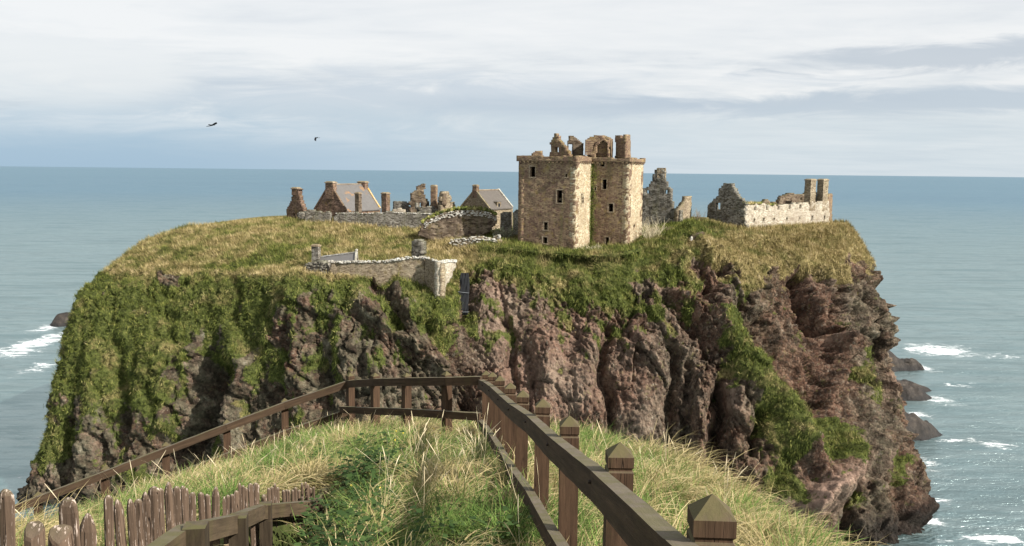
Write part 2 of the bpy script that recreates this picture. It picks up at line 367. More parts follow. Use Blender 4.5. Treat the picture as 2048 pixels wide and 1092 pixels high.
def mat_wood(name, c, moss=0.7, white=0.0, axis='Z'):
    m, g, b = mat(name)
    tc = g.node('ShaderNodeTexCoord').outputs['Object']
    geo = g.node('ShaderNodeNewGeometry')
    st = {'Z': (16, 16, 1.1), 'X': (1.1, 16, 16)}[axis]
    oi = g.node('ShaderNodeObjectInfo').outputs['Random']
    sh = g.node('ShaderNodeCombineXYZ'); g.put(sh.inputs[0], g.math('MULTIPLY', oi, 37.0)); g.put(sh.inputs[2], g.math('MULTIPLY', oi, 11.0))
    v = g.scalev(g.vmath('ADD', tc, sh.outputs[0]), st)
    grain = g.noise(v, 1.6, 7, 0.72, 0.4)
    col = g.ramp(grain, [(0.28, tuple(x * 0.42 for x in c)), (0.5, c), (0.72, tuple(x * 1.6 for x in c))])
    col = g.mix(g.sstep(g.noise(tc, 5, 4, 0.6), 0.4, 0.7, 0, 0.35), col, tuple(x * 0.6 for x in c))
    crack = g.noise(g.scalev(v, (0.8, 0.8, 0.35)), 1.9, 2, 0.5)
    ck = g.sstep(g.math('ABSOLUTE', g.math('SUBTRACT', crack, 0.5)), 0.0, 0.009, 1, 0)
    snn = g.node('ShaderNodeSeparateXYZ'); g.l.new(geo.outputs['Normal'], snn.inputs[0])
    ck = g.math('MULTIPLY', ck, g.math('MULTIPLY', g.sstep(snn.outputs[2], 0.1, 0.4, 1, 0), g.sstep(g.noise(tc, 2.2, 2, 0.5), 0.42, 0.55)))
    if axis == 'X': ck = g.math('MULTIPLY', ck, 0.0)
    col = g.mix(g.math('MULTIPLY', ck, 0.75), col, (0.012, 0.008, 0.006))
    sn = g.node('ShaderNodeSeparateXYZ'); g.l.new(geo.outputs['Normal'], sn.inputs[0])
    mf = g.math('MULTIPLY', g.sstep(sn.outputs[2], 0.25, 0.75), g.sstep(g.noise(tc, 7, 6, 0.7), 0.38, 0.6))
    mw = g.sstep(g.noise(tc, 4, 6, 0.7), 0.5, 0.68, 0, 0.6)
    weath = g.mix(g.noise(tc, 9, 5, 0.6), (0.10, 0.085, 0.06), (0.22, 0.19, 0.145))
    col = g.mix(g.math('MULTIPLY', g.sstep(sn.outputs[2], 0.25, 0.75), 0.28 if axis == 'Z' else 0.7), col, weath)
    col = g.mix(g.math('MULTIPLY', g.math('MAXIMUM', mf, g.math('MULTIPLY', mw, 0.45)), moss), col, (0.09, 0.085, 0.028))
    if white:
        fl = g.noise(g.scalev(tc, (55, 55, 6)), 1.0, 5, 0.7)
        col = g.mix(g.sstep(fl, 0.55, 0.60, 0, white), col, (0.55, 0.45, 0.38))
    h = g.math('SUBTRACT', g.math('MULTIPLY', grain, 0.6), ck)
    finish(g, b, col, 0.85, h, 0.9, 0.008, 0.15)
    return m
M_POST = mat_wood('brown_stained_post', (0.064, 0.038, 0.023), 0.55)
M_RAIL = mat_wood('mossy_rail_wood', (0.056, 0.036, 0.022), 0.5, axis='X')
M_PICKET = mat_wood('peeling_picket_wood', (0.105, 0.072, 0.05), 0.2, white=0.7)
M_STEPW = mat_wood('greenish_handrail_wood', (0.075, 0.054, 0.033), 0.7, axis='X')
M_STEPP = mat_wood('greenish_handpost_wood', (0.05, 0.037, 0.024), 0.7)
def mat_plain(name, c, rough=0.8, nz=0.4, scale=3.0, metal=0):
    m, g, b = mat(name)
    pos = g.node('ShaderNodeNewGeometry').outputs['Position']
    col = g.mix(g.noise(pos, scale, 5, 0.65), tuple(x * (1 - nz) for x in c), tuple(x * (1 + nz) for x in c))
    finish(g, b, col, rough, g.noise(pos, scale * 3, 4, 0.6), 0.3, 0.02); b.inputs['Metallic'].default_value = metal
    return m
M_BIRD = mat_plain('black_feathers', (0.012, 0.013, 0.017), 0.6)
M_TWIG = mat_plain('bare_twigs', (0.22, 0.17, 0.12), 0.9)
M_PALETWIG = mat_plain('pale_dead_stems', (0.48, 0.42, 0.29), 0.9)
M_NET = mat_plain('dark_infill', (0.010, 0.011, 0.013), 0.8)
M_STEEL = mat_plain('galvanised_cable', (0.22, 0.23, 0.24), 0.5, metal=0.6)
M_NAIL = mat_plain('rusted_bolt', (0.03, 0.02, 0.015), 0.7)
def mat_searock():
    m, g, b = mat('wet_dark_rock')
    pos = g.node('ShaderNodeNewGeometry').outputs['Position']
    s = g.node('ShaderNodeSeparateXYZ'); g.l.new(pos, s.inputs[0])
    n = g.noise(pos, 0.35, 7, 0.7)
    col = g.ramp(n, [(0.35, (0.012, 0.010, 0.009)), (0.55, (0.038, 0.030, 0.024)), (0.72, (0.10, 0.08, 0.062))])
    col = g.mix(g.sstep(s.outputs[2], 0.2, 2.0, 0.8, 0), col, (0.012, 0.011, 0.011))
    finish(g, b, col, 0.7, g.noise(pos, 0.9, 8, 0.75), 1.0, 0.6, 0.35)
    return m
M_SEAROCK = mat_searock()

# ------------------------------------------------------------------ sea
def mat_sea():
    m, g, b = mat('sea_water')
    pos = g.node('ShaderNodeNewGeometry').outputs['Position']
    foam = g.attr('foam')
    s = g.node('ShaderNodeSeparateXYZ'); g.l.new(pos, s.inputs[0])
    flat = g.vmath('MULTIPLY', pos, (1, 1, 0))
    dist = g.vmath('LENGTH', flat, None, 1)
    far = g.sstep(dist, 200, 2600)
    sw = g.noise(g.scalev(pos, (0.35, 1, 0)), 0.012, 5, 0.6)
    near_c = g.mix(g.sstep(sw, 0.4, 0.65), (0.032, 0.056, 0.054), (0.06, 0.095, 0.09))
    far_c = g.mix(g.sstep(g.noise(g.scalev(pos, (0.25, 1, 0)), 0.0016, 4, 0.6), 0.4, 0.6), (0.03, 0.075, 0.115), (0.05, 0.11, 0.15))
    col = g.mix(far, near_c, far_c)
    # waves: broad swell, chop, ripple
    s1 = g.noise(g.scalev(pos, (0.22, 1, 0)), 0.075, 3, 0.5, 0.3)
    s2 = g.noise(g.scalev(pos, (0.45, 1, 0)), 0.32, 5, 0.62, 0.6)
    s3 = g.noise(g.scalev(pos, (0.6, 1, 0)), 1.3, 4, 0.6, 0.5)
    h = g.math('ADD', g.math('MULTIPLY', s1, 1.5), g.math('ADD', g.math('MULTIPLY', s2, 1.25), g.math('MULTIPLY', s3, 0.42)))
    crest = g.noise(g.scalev(pos, (0.3, 1, 0)), 0.14, 7, 0.72, 0.8)
    col = g.mix(g.sstep(crest, 0.38, 0.62, 0.75, 0), col, g.mix(far, (0.05, 0.105, 0.115), (0.012, 0.075, 0.15)))
    fn = g.noise(g.scalev(pos, (0.5, 1, 0)), 0.30, 9, 0.8, 1.2)
    fm = g.sstep(g.math('ADD', foam, g.math('MULTIPLY', g.math('SUBTRACT', fn, 0.5), 3.2)), 0.5, 0.95)
    wc = g.noise(g.scalev(pos, (0.22, 1, 0)), 0.05, 9, 0.72, 0.8)
    fm = g.math('MAXIMUM', fm, g.sstep(wc, 0.715, 0.75, 0, 0.6))
    col = g.mix(fm, col, (0.80, 0.84, 0.85))
    g.put(b.inputs['Base Color'], col)
    rr = g.node('ShaderNodeMix', data_type='FLOAT'); g.put(rr.inputs[0], fm)
    r2 = g.sstep(dist, 150, 1500, 0.28, 0.42)
    g.put(rr.inputs[2], r2); rr.inputs[3].default_value = 0.9
    g.l.new(rr.outputs[0], b.inputs['Roughness'])
    pass
    b.inputs['IOR'].default_value = 1.33; b.inputs['Specular IOR Level'].default_value = 0.25
    bp = g.node('ShaderNodeBump'); bp.inputs['Distance'].default_value = 1.0; bp.inputs['Strength'].default_value = 0.9
    g.put(bp.inputs['Height'], h); g.l.new(bp.outputs[0], b.inputs['Normal'])
    gl = g.node('ShaderNodeBsdfGlossy'); rip = g.noise(g.scalev(pos, (0.22, 1, 0)), 0.42, 5, 0.7, 0.7)
    rip2 = g.noise(g.scalev(pos, (0.16, 1, 0)), 0.09, 5, 0.65, 0.6)
    dk = g.math('MAXIMUM', g.sstep(rip, 0.36, 0.56, 0.55, 0), g.sstep(rip2, 0.36, 0.54, 0.6, 0))  # ripple shading painted into the gloss tint as darker streaks
    g.put(gl.inputs['Color'], g.mix(dk, g.mix(far, (0.60, 0.71, 0.70), (0.42, 0.56, 0.62)), g.mix(far, (0.31, 0.42, 0.43), (0.23, 0.38, 0.47)))); gl.inputs['Roughness'].default_value = 0.33; g.l.new(bp.outputs[0], gl.inputs['Normal'])
    ms = g.node('ShaderNodeMixShader'); g.put(ms.inputs[0], g.math('MULTIPLY', g.math('SUBTRACT', 1.0, fm), 0.60)); g.l.new(b.outputs[0], ms.inputs[1]); g.l.new(gl.outputs[0], ms.inputs[2])
    g.l.new(ms.outputs[0], g.n['Material Output'].inputs[0])
    return m
def sea_hit(px, py):
    d = ray(np.asarray(float(px)), np.asarray(float(py))); t = -CAMZ / d[2]
    return (CAMP + d * t)
def build_sea():
    ys = np.concatenate([np.linspace(-400, 90, 15), np.linspace(95, 420, 240), 420 * (70000 / 420.0) ** np.linspace(0.01, 1, 60)])
    us = np.linspace(-1, 1, 521)
    Y, U = np.meshgrid(ys, us, indexing='ij')
    half = np.maximum(np.abs(Y) * 1.1, 190)
    X = U * half
    px, py = proj(np.stack([X, Y, 0 * X], -1))
    foam = np.zeros_like(X)
    # px, py, half width, half height, strength: surf by the rocks, found on the water itself
    for fx, fy, rx, ry, a in [(75, 685, 40, 26, .62), (25, 706, 70, 14, .5), (100, 655, 30, 14, .5), (75, 735, 30, 16, .45), (10, 875, 30, 10, .38), (62, 880, 14, 18, .4),
                              (1880, 700, 75, 13, .62), (1990, 712, 70, 8, .4), (1850, 738, 26, 7, .6), (1880, 800, 40, 10, .5), (1920, 770, 50, 6, .45), (1835, 828, 30, 6, .7),
                              (1985, 890, 40, 10, .5), (1920, 882, 60, 6, .5), (1855, 925, 30, 12, .5), (1990, 1078, 60, 14, .65), (1900, 1085, 40, 10, .4), (1866, 1045, 30, 9, .6), (1880, 1000, 22, 8, .5), (1862, 940, 18, 7, .5), (1845, 880, 16, 6, .5), (50, 950, 20, 12, .35), (30, 990, 20, 8, .4)]:
        c = sea_hit(fx, fy); e = sea_hit(fx + rx, fy); n = sea_hit(fx, fy + ry)
        ra = abs(e[0] - c[0]); rb = abs(n[1] - c[1])
        d = ((X - c[0]) / ra) ** 2 + ((Y - c[1]) / rb) ** 2
        foam = np.maximum(foam, a * 1.5 * np.exp(-d * 0.65))
    # real swell in the water near the cliffs
    amp = 0.35 * sst(800 - Y, 0, 600)
    Z = amp * (fbm(X * 0.03, Y * 0.11, 0 * X, 3, 5) - 0.5) * 2
    v = np.stack([X, Y, Z], -1).reshape(-1, 3)
    ny, nx = X.shape
    i = (np.arange(ny - 1)[:, None] * nx + np.arange(nx - 1)[None]).ravel()
    q = np.stack([i, i + 1, i + nx + 1, i + nx], -1)
    me = npmesh('sea', v, q); setattrf(me, 'foam', foam)
    o = link('sea', me, mat_sea(), smooth=True); tag(o, 'blue green choppy sea reaching to the horizon', kind='structure')
build_sea()

# ------------------------------------------------------------------ the headland
# columns of control points (pixel x, pixel y, distance), from plateau edge down to the sea
FRONT = [
    [(452, 447, 204), (305, 474, 194), (226, 545, 185), (165, 612, 178), (128, 790, 170), (66, 1003, 161)],
    [(530, 441, 204), (410, 478, 186), (290, 556, 172), (235, 625, 167), (190, 790, 160), (150, 1040, 154)],
    [(600, 438, 205), (525, 502, 174), (430, 550, 168), (400, 620, 162), (385, 790, 155), (350, 1075, 148)],
    [(720, 437, 206), (655, 541, 160.5), (615, 553, 154), (590, 640, 150), (570, 800, 146), (550, 1085, 142)],
    [(850, 447, 204), (772, 552, 158.5), (742, 563, 152.5), (735, 640, 147), (740, 800, 142), (740, 1100, 138)],
    [(925, 478, 184), (893, 527, 168), (878, 616, 149.2), (875, 695, 147.2), (880, 820, 147), (885, 1110, 141)],
    [(1010, 480, 178), (965, 506, 171), (945, 548, 165), (955, 650, 157), (985, 820, 149), (1010, 1110, 141)],
    [(1115, 498, 171), (1115, 518, 167), (1115, 575, 161), (1115, 650, 156), (1125, 810, 149), (1130, 1120, 140)],
    [(1250, 494, 171), (1250, 517, 166), (1240, 590, 160), (1240, 680, 155), (1245, 820, 149), (1250, 1120, 140)],
    [(1370, 441, 192), (1375, 470, 177), (1390, 512, 167), (1375, 640, 158), (1375, 800, 151), (1370, 1120, 141)],
    [(1475, 456, 186), (1490, 495, 176), (1520, 540, 169), (1500, 660, 160), (1540, 850, 149), (1580, 1130, 139)],
    [(1600, 452, 196), (1620, 492, 184), (1640, 545, 176), (1660, 680, 168), (1700, 850, 158), (1740, 1125, 141)],
    [(1640, 446, 206), (1690, 470, 196), (1720, 525, 187), (1745, 660, 178), (1780, 850, 168), (1830, 1100, 148)],
    [(1655, 446, 210), (1698, 466, 204), (1734, 520, 196), (1757, 640, 187), (1780, 830, 177), (1842, 1030, 163)],
]
BACK = [  # world points beyond the silhouette: (x, y) of plateau edge and outward step
    ((76, 228), (9, 0.5)), ((74, 248), (12, 8)), ((50, 272), (8, 16)), ((15, 284), (0, 18)), ((-30, 272), (-5, 16)), ((-64, 250), (-10, 10)), ((-70, 228), (-14, 3))]
def control_net():
    cols = []
    for c in FRONT:
        pts = [P(*p) for p in c]
        pts[5][2] = -0.5
        v0 = np.array([pts[0][0] * 0.72, 226.0, 48.0])
        end = pts[5].copy(); out = pts[5] - pts[4]; out[2] = 0
        out /= max(np.linalg.norm(out), 1e-6); end = end + out * 5; end[2] = -8
        cols.append([v0] + pts + [end])
    for (x, y), (ox, oy) in BACK:
        pts = [np.array([x + ox * k, y + oy * k, z]) for k, z in ((0, 47), (0.25, 45), (0.45, 40), (0.6, 28), (0.8, 12), (1, -0.5), (1.3, -8))]
        cols.append([np.array([x * 0.72, 226.0, 48.0])] + pts)
    return np.array(cols)            # ncol, 8, 3
NET = control_net()
def catmull(Pm, counts, periodic):
    """interpolate along axis 0 with the given samples per segment"""
    n = len(Pm); out = []; par = []
    for i in range(n if periodic else n - 1):
        if periodic: a, b, c, d = Pm[(i - 1) % n], Pm[i], Pm[(i + 1) % n], Pm[(i + 2) % n]
        else: a, b, c, d = Pm[max(i - 1, 0)], Pm[i], Pm[i + 1], Pm[min(i + 2, n - 1)]
        t = (np.arange(counts[i]) / counts[i]).reshape((-1,) + (1,) * (Pm.ndim - 1))
        k = 0.5
        m1 = k * (c - a); m2 = k * (d - b)
        out.append((2 * t ** 3 - 3 * t ** 2 + 1) * b + (t ** 3 - 2 * t ** 2 + t) * m1 + (-2 * t ** 3 + 3 * t ** 2) * c + (t ** 3 - t ** 2) * m2)
        par.append(i + np.arange(counts[i]) / counts[i])
    if not periodic: out.append(Pm[-1:]); par.append(np.array([n - 1.0]))
    return np.concatenate(out), np.concatenate(par)
nF, nB = len(FRONT), len(BACK)
ucount = [78] * (nF - 1) + [14] * (nB + 1)
vcount = [26, 62, 62, 90, 118, 96, 6]
A1, UU = catmull(NET, ucount, True)                      # nu, 8, 3
A2, VV = catmull(np.swapaxes(A1, 0, 1), vcount, False)   # nv, nu, 3
G = A2.copy()
nv, nu = G.shape[:2]
Vp = np.repeat(VV[:, None], nu, 1); Up = np.repeat(UU[None], nv, 0)
def grid_normals(g):
    du = np.roll(g, -1, 1) - np.roll(g, 1, 1)
    dv = np.gradient(g, axis=0)
    n = np.cross(du, dv); n /= np.maximum(np.linalg.norm(n, axis=-1, keepdims=True), 1e-6)
    return n
N = grid_normals(G)
s_ = np.sign((N[150, :700] * np.array([0, -1, 0])).sum(-1).mean()); N *= s_
PX, PY = proj(G)
front = (Up < nF - 1).astype(float)

def strokes_eval(lst, X, Y):
    r = np.zeros_like(X)
    for pts, wd_, amp in lst:
        best = np.full_like(X, 1e9)
        x0 = min(p[0] for p in pts) - 3 * wd_; x1 = max(p[0] for p in pts) + 3 * wd_
        y0 = min(p[1] for p in pts) - 3 * wd_; y1 = max(p[1] for p in pts) + 3 * wd_
        msk = (X > x0) & (X < x1) & (Y > y0) & (Y < y1) & (front > 0)
        xx = X[msk]; yy = Y[msk]; bb = np.full_like(xx, 1e9)
        for (ax, ay), (bx, by) in zip(pts[:-1], pts[1:]):
            L2 = (bx - ax) ** 2 + (by - ay) ** 2 + 1e-9
            t = np.clip(((xx - ax) * (bx - ax) + (yy - ay) * (by - ay)) / L2, 0, 1)
            d2 = (xx - ax - t * (bx - ax)) ** 2 + (yy - ay - t * (by - ay)) ** 2
            bb = np.minimum(bb, d2)
        r[msk] += amp * np.exp(-bb / wd_ ** 2)
    return r
# ribs (+) and gullies (-) of the cliff, metres
RIBS = [
    # left green face
    ([(330, 700), (300, 800), (270, 960)], 26, 2.2), ([(215, 640), (200, 800), (170, 960)], 22, 1.6),
    ([(430, 740), (425, 800), (400, 850), (370, 900)], 24, -6.5), ([(440, 770), (430, 860)], 16, -4.0), ([(255, 700), (250, 900)], 12, -2.0),
    ([(480, 690), (490, 800), (480, 900)], 20, 2.8), ([(385, 700), (345, 780), (330, 860)], 16, 2.0),
    ([(645, 740), (650, 850)], 16, -3.5), ([(565, 800), (560, 900)], 16, -2.2), ([(600, 600), (610, 760)], 26, 1.8), ([(700, 620), (705, 760)], 20, 1.5),
    ([(325, 570), (335, 590)], 12, -1.2), ([(475, 560), (475, 640)], 8, -1.5), ([(150, 830), (140, 960)], 10, -1.6),
    # gatehouse spur and gully beside it
    ([(730, 600), (780, 650), (860, 700), (900, 760)], 16, 2.6), ([(790, 620), (815, 660), (790, 590)], 12, -2.4), ([(770, 570), (755, 565)], 14, -2.0),
    ([(850, 640), (900, 700), (940, 800), (960, 900)], 22, -3.0), ([(928, 560), (930, 630)], 10, -4.5), ([(800, 560), (840, 640)], 12, 1.0),
    ([(760, 700), (740, 850)], 18, 2.0), ([(1010, 640), (1030, 760), (1020, 860)], 9, -2.4),
    # pink face under the keep
    ([(960, 600), (990, 700), (1000, 840)], 24, 1.6), ([(1095, 680), (1100, 860)], 30, 1.5), ([(1055, 700), (1070, 830)], 7, -1.2),
    ([(1215, 660), (1213, 760), (1225, 900)], 11, -3.6), ([(1180, 660), (1175, 860)], 24, 1.9), ([(1280, 690), (1285, 860)], 26, 2.2),
    ([(1336, 700), (1345, 800), (1350, 930)], 12, -3.6), ([(1372, 720), (1378, 840), (1385, 930)], 9, -2.6), ([(1362, 700), (1400, 830)], 12, 1.6),
    ([(1405, 760), (1412, 900)], 18, 2.4), ([(1440, 760), (1442, 850), (1430, 930)], 10, -3.6), ([(1475, 780), (1470, 900)], 15, 2.4), ([(1508, 820), (1500, 920)], 8, -3.4),
    # head of the middle buttress
    ([(1400, 520), (1420, 560), (1425, 600)], 11, -2.6), ([(1420, 505), (1422, 560)], 7, 1.5), ([(1335, 610), (1380, 660)], 9, -2.2), ([(1345, 600), (1420, 640)], 12, 2.0),
    ([(1475, 620), (1490, 680), (1500, 690)], 12, -3.0), ([(1450, 560), (1455, 640)], 10, 1.5),
    # long green ramp and the dark face above it
    ([(1425, 620), (1460, 690), (1520, 770), (1580, 870), (1640, 960)], 22, 3.4),
    ([(1500, 650), (1560, 740), (1620, 800)], 24, -3.0), ([(1640, 660), (1640, 800)], 13, 3.2), ([(1600, 600), (1640, 640), (1650, 720)], 14, 2.4),
    ([(1590, 560), (1598, 610), (1618, 650)], 11, -4.2), ([(1625, 560), (1632, 600)], 8, 1.6), ([(1648, 570), (1650, 640)], 7, -2.8), ([(1670, 560), (1678, 640)], 9, 2.0),
    ([(1645, 680), (1690, 680)], 9, -2.0), ([(1625, 665), (1640, 675)], 9, -2.8), ([(1700, 600), (1705, 700), (1715, 760)], 8, -2.8), ([(1720, 570), (1735, 680)], 9, 1.8),
    ([(1745, 560), (1750, 640), (1755, 740)], 9, -3.2), ([(1768, 600), (1775, 700)], 8, 1.8), ([(1760, 640), (1765, 760)], 8, -1.8), ([(1780, 780), (1790, 900)], 9, 1.6),
    ([(1690, 740), (1720, 850), (1740, 960)], 18, 2.2), ([(1770, 770), (1760, 850)], 9, -2.6), ([(1660, 820), (1700, 900)], 14, 1.6), ([(1800, 900), (1810, 980)], 12, 1.4),
    ([(1690, 930), (1660, 980), (1610, 1020)], 22, 4.6), ([(1680, 990), (1700, 1060)], 10, -3.2), ([(1720, 1000), (1770, 1060)], 16, 2.4), ([(1560, 960), (1530, 1000)], 22, -2.5), ([(1750, 960), (1755, 1010)], 10, -3.0),
    ([(1800, 1010), (1830, 1040)], 16, 2.6),
    # hillock lines on the grass
    ([(1380, 455), (1440, 500), (1475, 530)], 12, 1.3), ([(1500, 470), (1560, 500), (1600, 540)], 16, 1.4), ([(1620, 470), (1690, 500)], 16, 1.0), ([(1490, 470), (1530, 475)], 12, -0.8),
    ([(990, 520), (1080, 545), (1200, 560)], 10, 0.8), ([(1170, 520), (1190, 600)], 14, -1.0), ([(1130, 520), (1150, 560)], 12, 0.8),
]
wpx = (fbm(G[..., 0] * 0.16, G[..., 1] * 0.1, G[..., 2] * 0.16, 4, 91) - 0.5) * 60
wpy = (fbm(G[..., 0] * 0.16, G[..., 1] * 0.1, G[..., 2] * 0.16, 4, 95) - 0.5) * 70
wamp = 0.45 + 1.1 * fbm(G[..., 0] * 0.12, G[..., 1] * 0.1, G[..., 2] * 0.2, 3, 99)
carve = strokes_eval(RIBS, PX + wpx, PY + wpy) * wamp * (1 + 0.4 * sst(PX, 1450, 1600))

# where turf grows (fraction), read off as a coarse map over the face
TX = [40, 150, 250, 350, 450, 550, 650, 750, 850, 950, 1050, 1150, 1250, 1350, 1450, 1550, 1650, 1750, 1850]
TY = [540, 600, 660, 720, 780, 840, 900, 960, 1020, 1080]
TG = np.array([
    [1, 1, 1, 1, 1, 1, .95, .8, .8, .6, .75, .85, .95, .5, .6, .8, .7, .35, .3],
    [1, 1, 1, .9, .95, .75, .5, .55, .6, .35, .4, .75, .85, .6, .4, .3, .2, .15, .2],
    [1, .95, .95, .85, .7, .4, .3, .4, .75, .4, .12, .3, .55, .4, .2, .15, .1, .2, .2],
    [.95, .95, .9, .75, .5, .4, .3, .4, .55, .3, .02, .02, .1, .4, .5, .1, .1, .2, .2],
    [.85, .85, .75, .6, .35, .35, .3, .45, .4, .2, 0, 0, .02, .15, .4, .35, .3, .35, .2],
    [.75, .7, .6, .4, .25, .3, .3, .35, .35, .1, 0, 0, 0, .05, .1, .75, .4, .45, .25],
    [.6, .6, .5, .35, .25, .25, .2, .2, .2, .1, 0, 0, 0, 0, .02, .45, .6, .35, .2],
    [.5, .5, .4, .35, .2, .2, .2, .2, .2, .1, 0, 0, 0, 0, .1, .55, .35, .3, .2],
    [.2, .4, .35, .3, .2, .2, .2, .2, .2, .1, 0, 0, 0, 0, .2, .6, .25, .4, .1],
    [.0, .2, .2, .2, .2, .2, .2, .2, .2, .1, 0, 0, 0, 0, .2, .5, .4, .3, .0]])
def bilin(T, X, Y):
    fx = np.clip(np.interp(X, TX, np.arange(len(TX))), 0, len(TX) - 1.001); fy = np.clip(np.interp(Y, TY, np.arange(len(TY))), 0, len(TY) - 1.001)
    ix = fx.astype(int); iy = fy.astype(int); ax = fx - ix; ay = fy - iy
    return (T[iy, ix] * (1 - ax) + T[iy, ix + 1] * ax) * (1 - ay) + (T[iy + 1, ix] * (1 - ax) + T[iy + 1, ix + 1] * ax) * ay
tg = bilin(TG, PX, PY)

tg = tg * sst(Vp, 2.35, 3.5) + (1 - sst(Vp, 2.35, 3.5))
tg = tg * front + (1 - front) * np.where(Vp < 3.2, 1, 0.3)
tg += strokes_eval([
    ([(1450, 660), (1490, 730), (1560, 800), (1640, 880), (1680, 940)], 27, 0.95), ([(1540, 830), (1560, 900), (1570, 960), (1610, 1000)], 22, 0.6), ([(1650, 860), (1690, 910)], 20, .4),
    ([(1440, 640), (1450, 660)], 10, 0.6), ([(1690, 760), (1720, 800)], 22, 0.5), ([(1700, 1010), (1760, 1060)], 22, 0.6), ([(1760, 1010), (1790, 1020)], 16, 0.7), ([(1800, 940), (1790, 960)], 18, 0.4),
    ([(1490, 640), (1550, 700), (1600, 770)], 20, -0.6), ([(1640, 660), (1640, 790)], 14, -0.5), ([(1600, 560), (1640, 620)], 20, -0.5), ([(1395, 520), (1430, 560), (1425, 620)], 18, -0.6), ([(1440, 540), (1490, 560)], 8, -0.3),
    ([(1560, 590), (1620, 720)], 9, 0.35), ([(1335, 640), (1380, 670)], 10, -0.6), ([(750, 568), (790, 580)], 12, -0.8), ([(790, 600), (830, 680), (880, 740)], 10, -0.7), ([(770, 610), (800, 650)], 8, 0.8),
    ([(870, 640), (900, 700)], 26, 0.5), ([(920, 560), (950, 600)], 9, -0.3), ([(690, 600), (700, 760)], 16, -0.1), ([(320, 555), (350, 570)], 10, -0.8), ([(478, 560), (470, 640)], 7, -0.6),
    ([(1150, 530), (1180, 560)], 8, -0.15), ([(1205, 600), (1290, 620), (1330, 650)], 14, 0.35), ([(1380, 480), (1400, 478)], 9, -0.5), ([(1650, 940), (1700, 960), (1620, 1010)], 24, -0.8),
    ([(430, 760), (400, 880)], 26, -0.6), ([(700, 740), (650, 800), (600, 840)], 16, 0.3), ([(840, 745), (900, 900)], 14, 0.15),
], PX, PY)
gx, gy, gz = G[..., 0], G[..., 1], G[..., 2]
gn = fbm(gx * 0.16, gy * 0.16, gz * 0.10, 5, 3)
gn2 = fbm(gx * 0.7, gy * 0.7, gz * 0.35, 3, 9)
grass = np.clip(0.5 + (tg - 0.5) * 1.15 + (gn - 0.5) * 1.7 + (gn2 - 0.5) * 1.5 * (1 - 0.5 * (Vp < 3)), 0, 1)
rimw = sst(Vp, 1.7, 2.4); grass = grass * rimw + (1 - rimw)
low_left = (1 - sst(PX, 560, 700)) * sst(PY, 600, 760); grass = np.clip(grass + 0.08 * low_left + 0.13 * (1 - sst(PX, 640, 780)) * (1 - sst(PY, 700, 820)) - 0.10 * sst(Vp, 2.9, 3.4), 0, 1)
grass *= sst(gz, 1.5, 7)
wet = (1 - sst(gz, 0.5, 4.5)) * 0.9
pale = strokes_eval([([(1690, 925), (1700, 960), (1650, 975), (1600, 1010), (1640, 1020)], 18, 0.95), ([(1735, 900), (1760, 990)], 9, .3), ([(1765, 800), (1780, 745)], 8, .4), ([(1160, 660), (1250, 680)], 26, 0.2), ([(990, 560), (1010, 640)], 14, .3), ([(1405, 515), (1440, 530)], 8, .35), ([(1620, 560), (1660, 560)], 12, .3), ([(1640, 690), (1680, 690)], 8, .35), ([(1450, 770), (1470, 830)], 14, .35)], PX, PY)
pale += 0.26 * strokes_eval([([(960, 600), (1010, 720), (1100, 800)], 50, 1.0), ([(1100, 640), (1160, 760)], 60, .8), ([(1260, 700), (1280, 850)], 36, .5)], PX, PY)
pale = np.clip(pale, 0, 1)
dry = np.where(PY < 545, 0.80, 0.35)
dry = 0.80 * (1 - sst(PY, 535, 575)) + 0.30 * sst(PY, 535, 575)
mid_ = sst(PX, 880, 990) * (1 - sst(PX, 1330, 1450))
dry = dry * (1 - mid_) + 0.36 * mid_
rt = sst(PX, 1420, 1530) * (1 - sst(PY, 560, 620)); dry = dry * (1 - rt) + 0.8 * rt
dry = np.where(PY < 545, np.minimum(dry, 0.55 + 0.14 * (PX > 1400)), dry)
dry += 0.5 * strokes_eval([([(1330, 455), (1440, 465)], 18, -0.9), ([(1220, 600), (1300, 620)], 20, -0.5), ([(860, 490), (940, 505)], 10, 1.0), ([(600, 542), (760, 548)], 7, 0.9), ([(200, 560), (260, 690)], 26, -0.8), ([(540, 510), (640, 500)], 16, -0.3), ([(450, 540), (560, 520)], 10, -0.7)], PX, PY)
# relief
fl1 = ridged(gx * 0.085 + gz * 0.01, gy * 0.085, gz * 0.028, 2, 41)
fl2 = ridged(gx * 0.26, gy * 0.26, gz * 0.075, 3, 57)
fl3 = ridged(gx * 0.75, gy * 0.75, gz * 0.36, 3, 71)
fl4 = ridged(gx * 1.3, gy * 1.3, gz * 0.9, 2, 83)
fl5 = fbm(gx * 2.6, gy * 2.6, gz * 2.2, 2, 87)
wx_ = 2.2 * (fbm(gx * 0.2, gy * 0.2, gz * 0.2, 3, 141) - 0.5); wz_ = 2.2 * (fbm(gx * 0.2, gy * 0.2, gz * 0.2, 3, 142) - 0.5)
tx_ = gx + 0.35 * gz                       # the beds lean to the right going down
c1, s1_, e1_ = cells((tx_ + wx_) * 0.16, gy * 0.16, (gz + wz_) * 0.065, 150)
c2_, s2_, e2_ = cells((tx_ + wx_) * 0.42, gy * 0.42, (gz + wz_) * 0.19, 160)
c3_, s3_, e3_ = cells(tx_ * 1.05, gy * 1.05, gz * 0.62, 170)
blocks = 2.4 * (c1 - 0.5) + 2.2 * s1_ + 1.25 * (c2_ - 0.5) + 1.2 * s2_ - 0.9 * (1 - sst(e1_, 0, 0.10)) - 0.5 * (1 - sst(e2_, 0, 0.10)) + 0.5 * (c3_ - .5) + 0.6 * s3_ - 0.25 * (1 - sst(e3_, 0, .15))
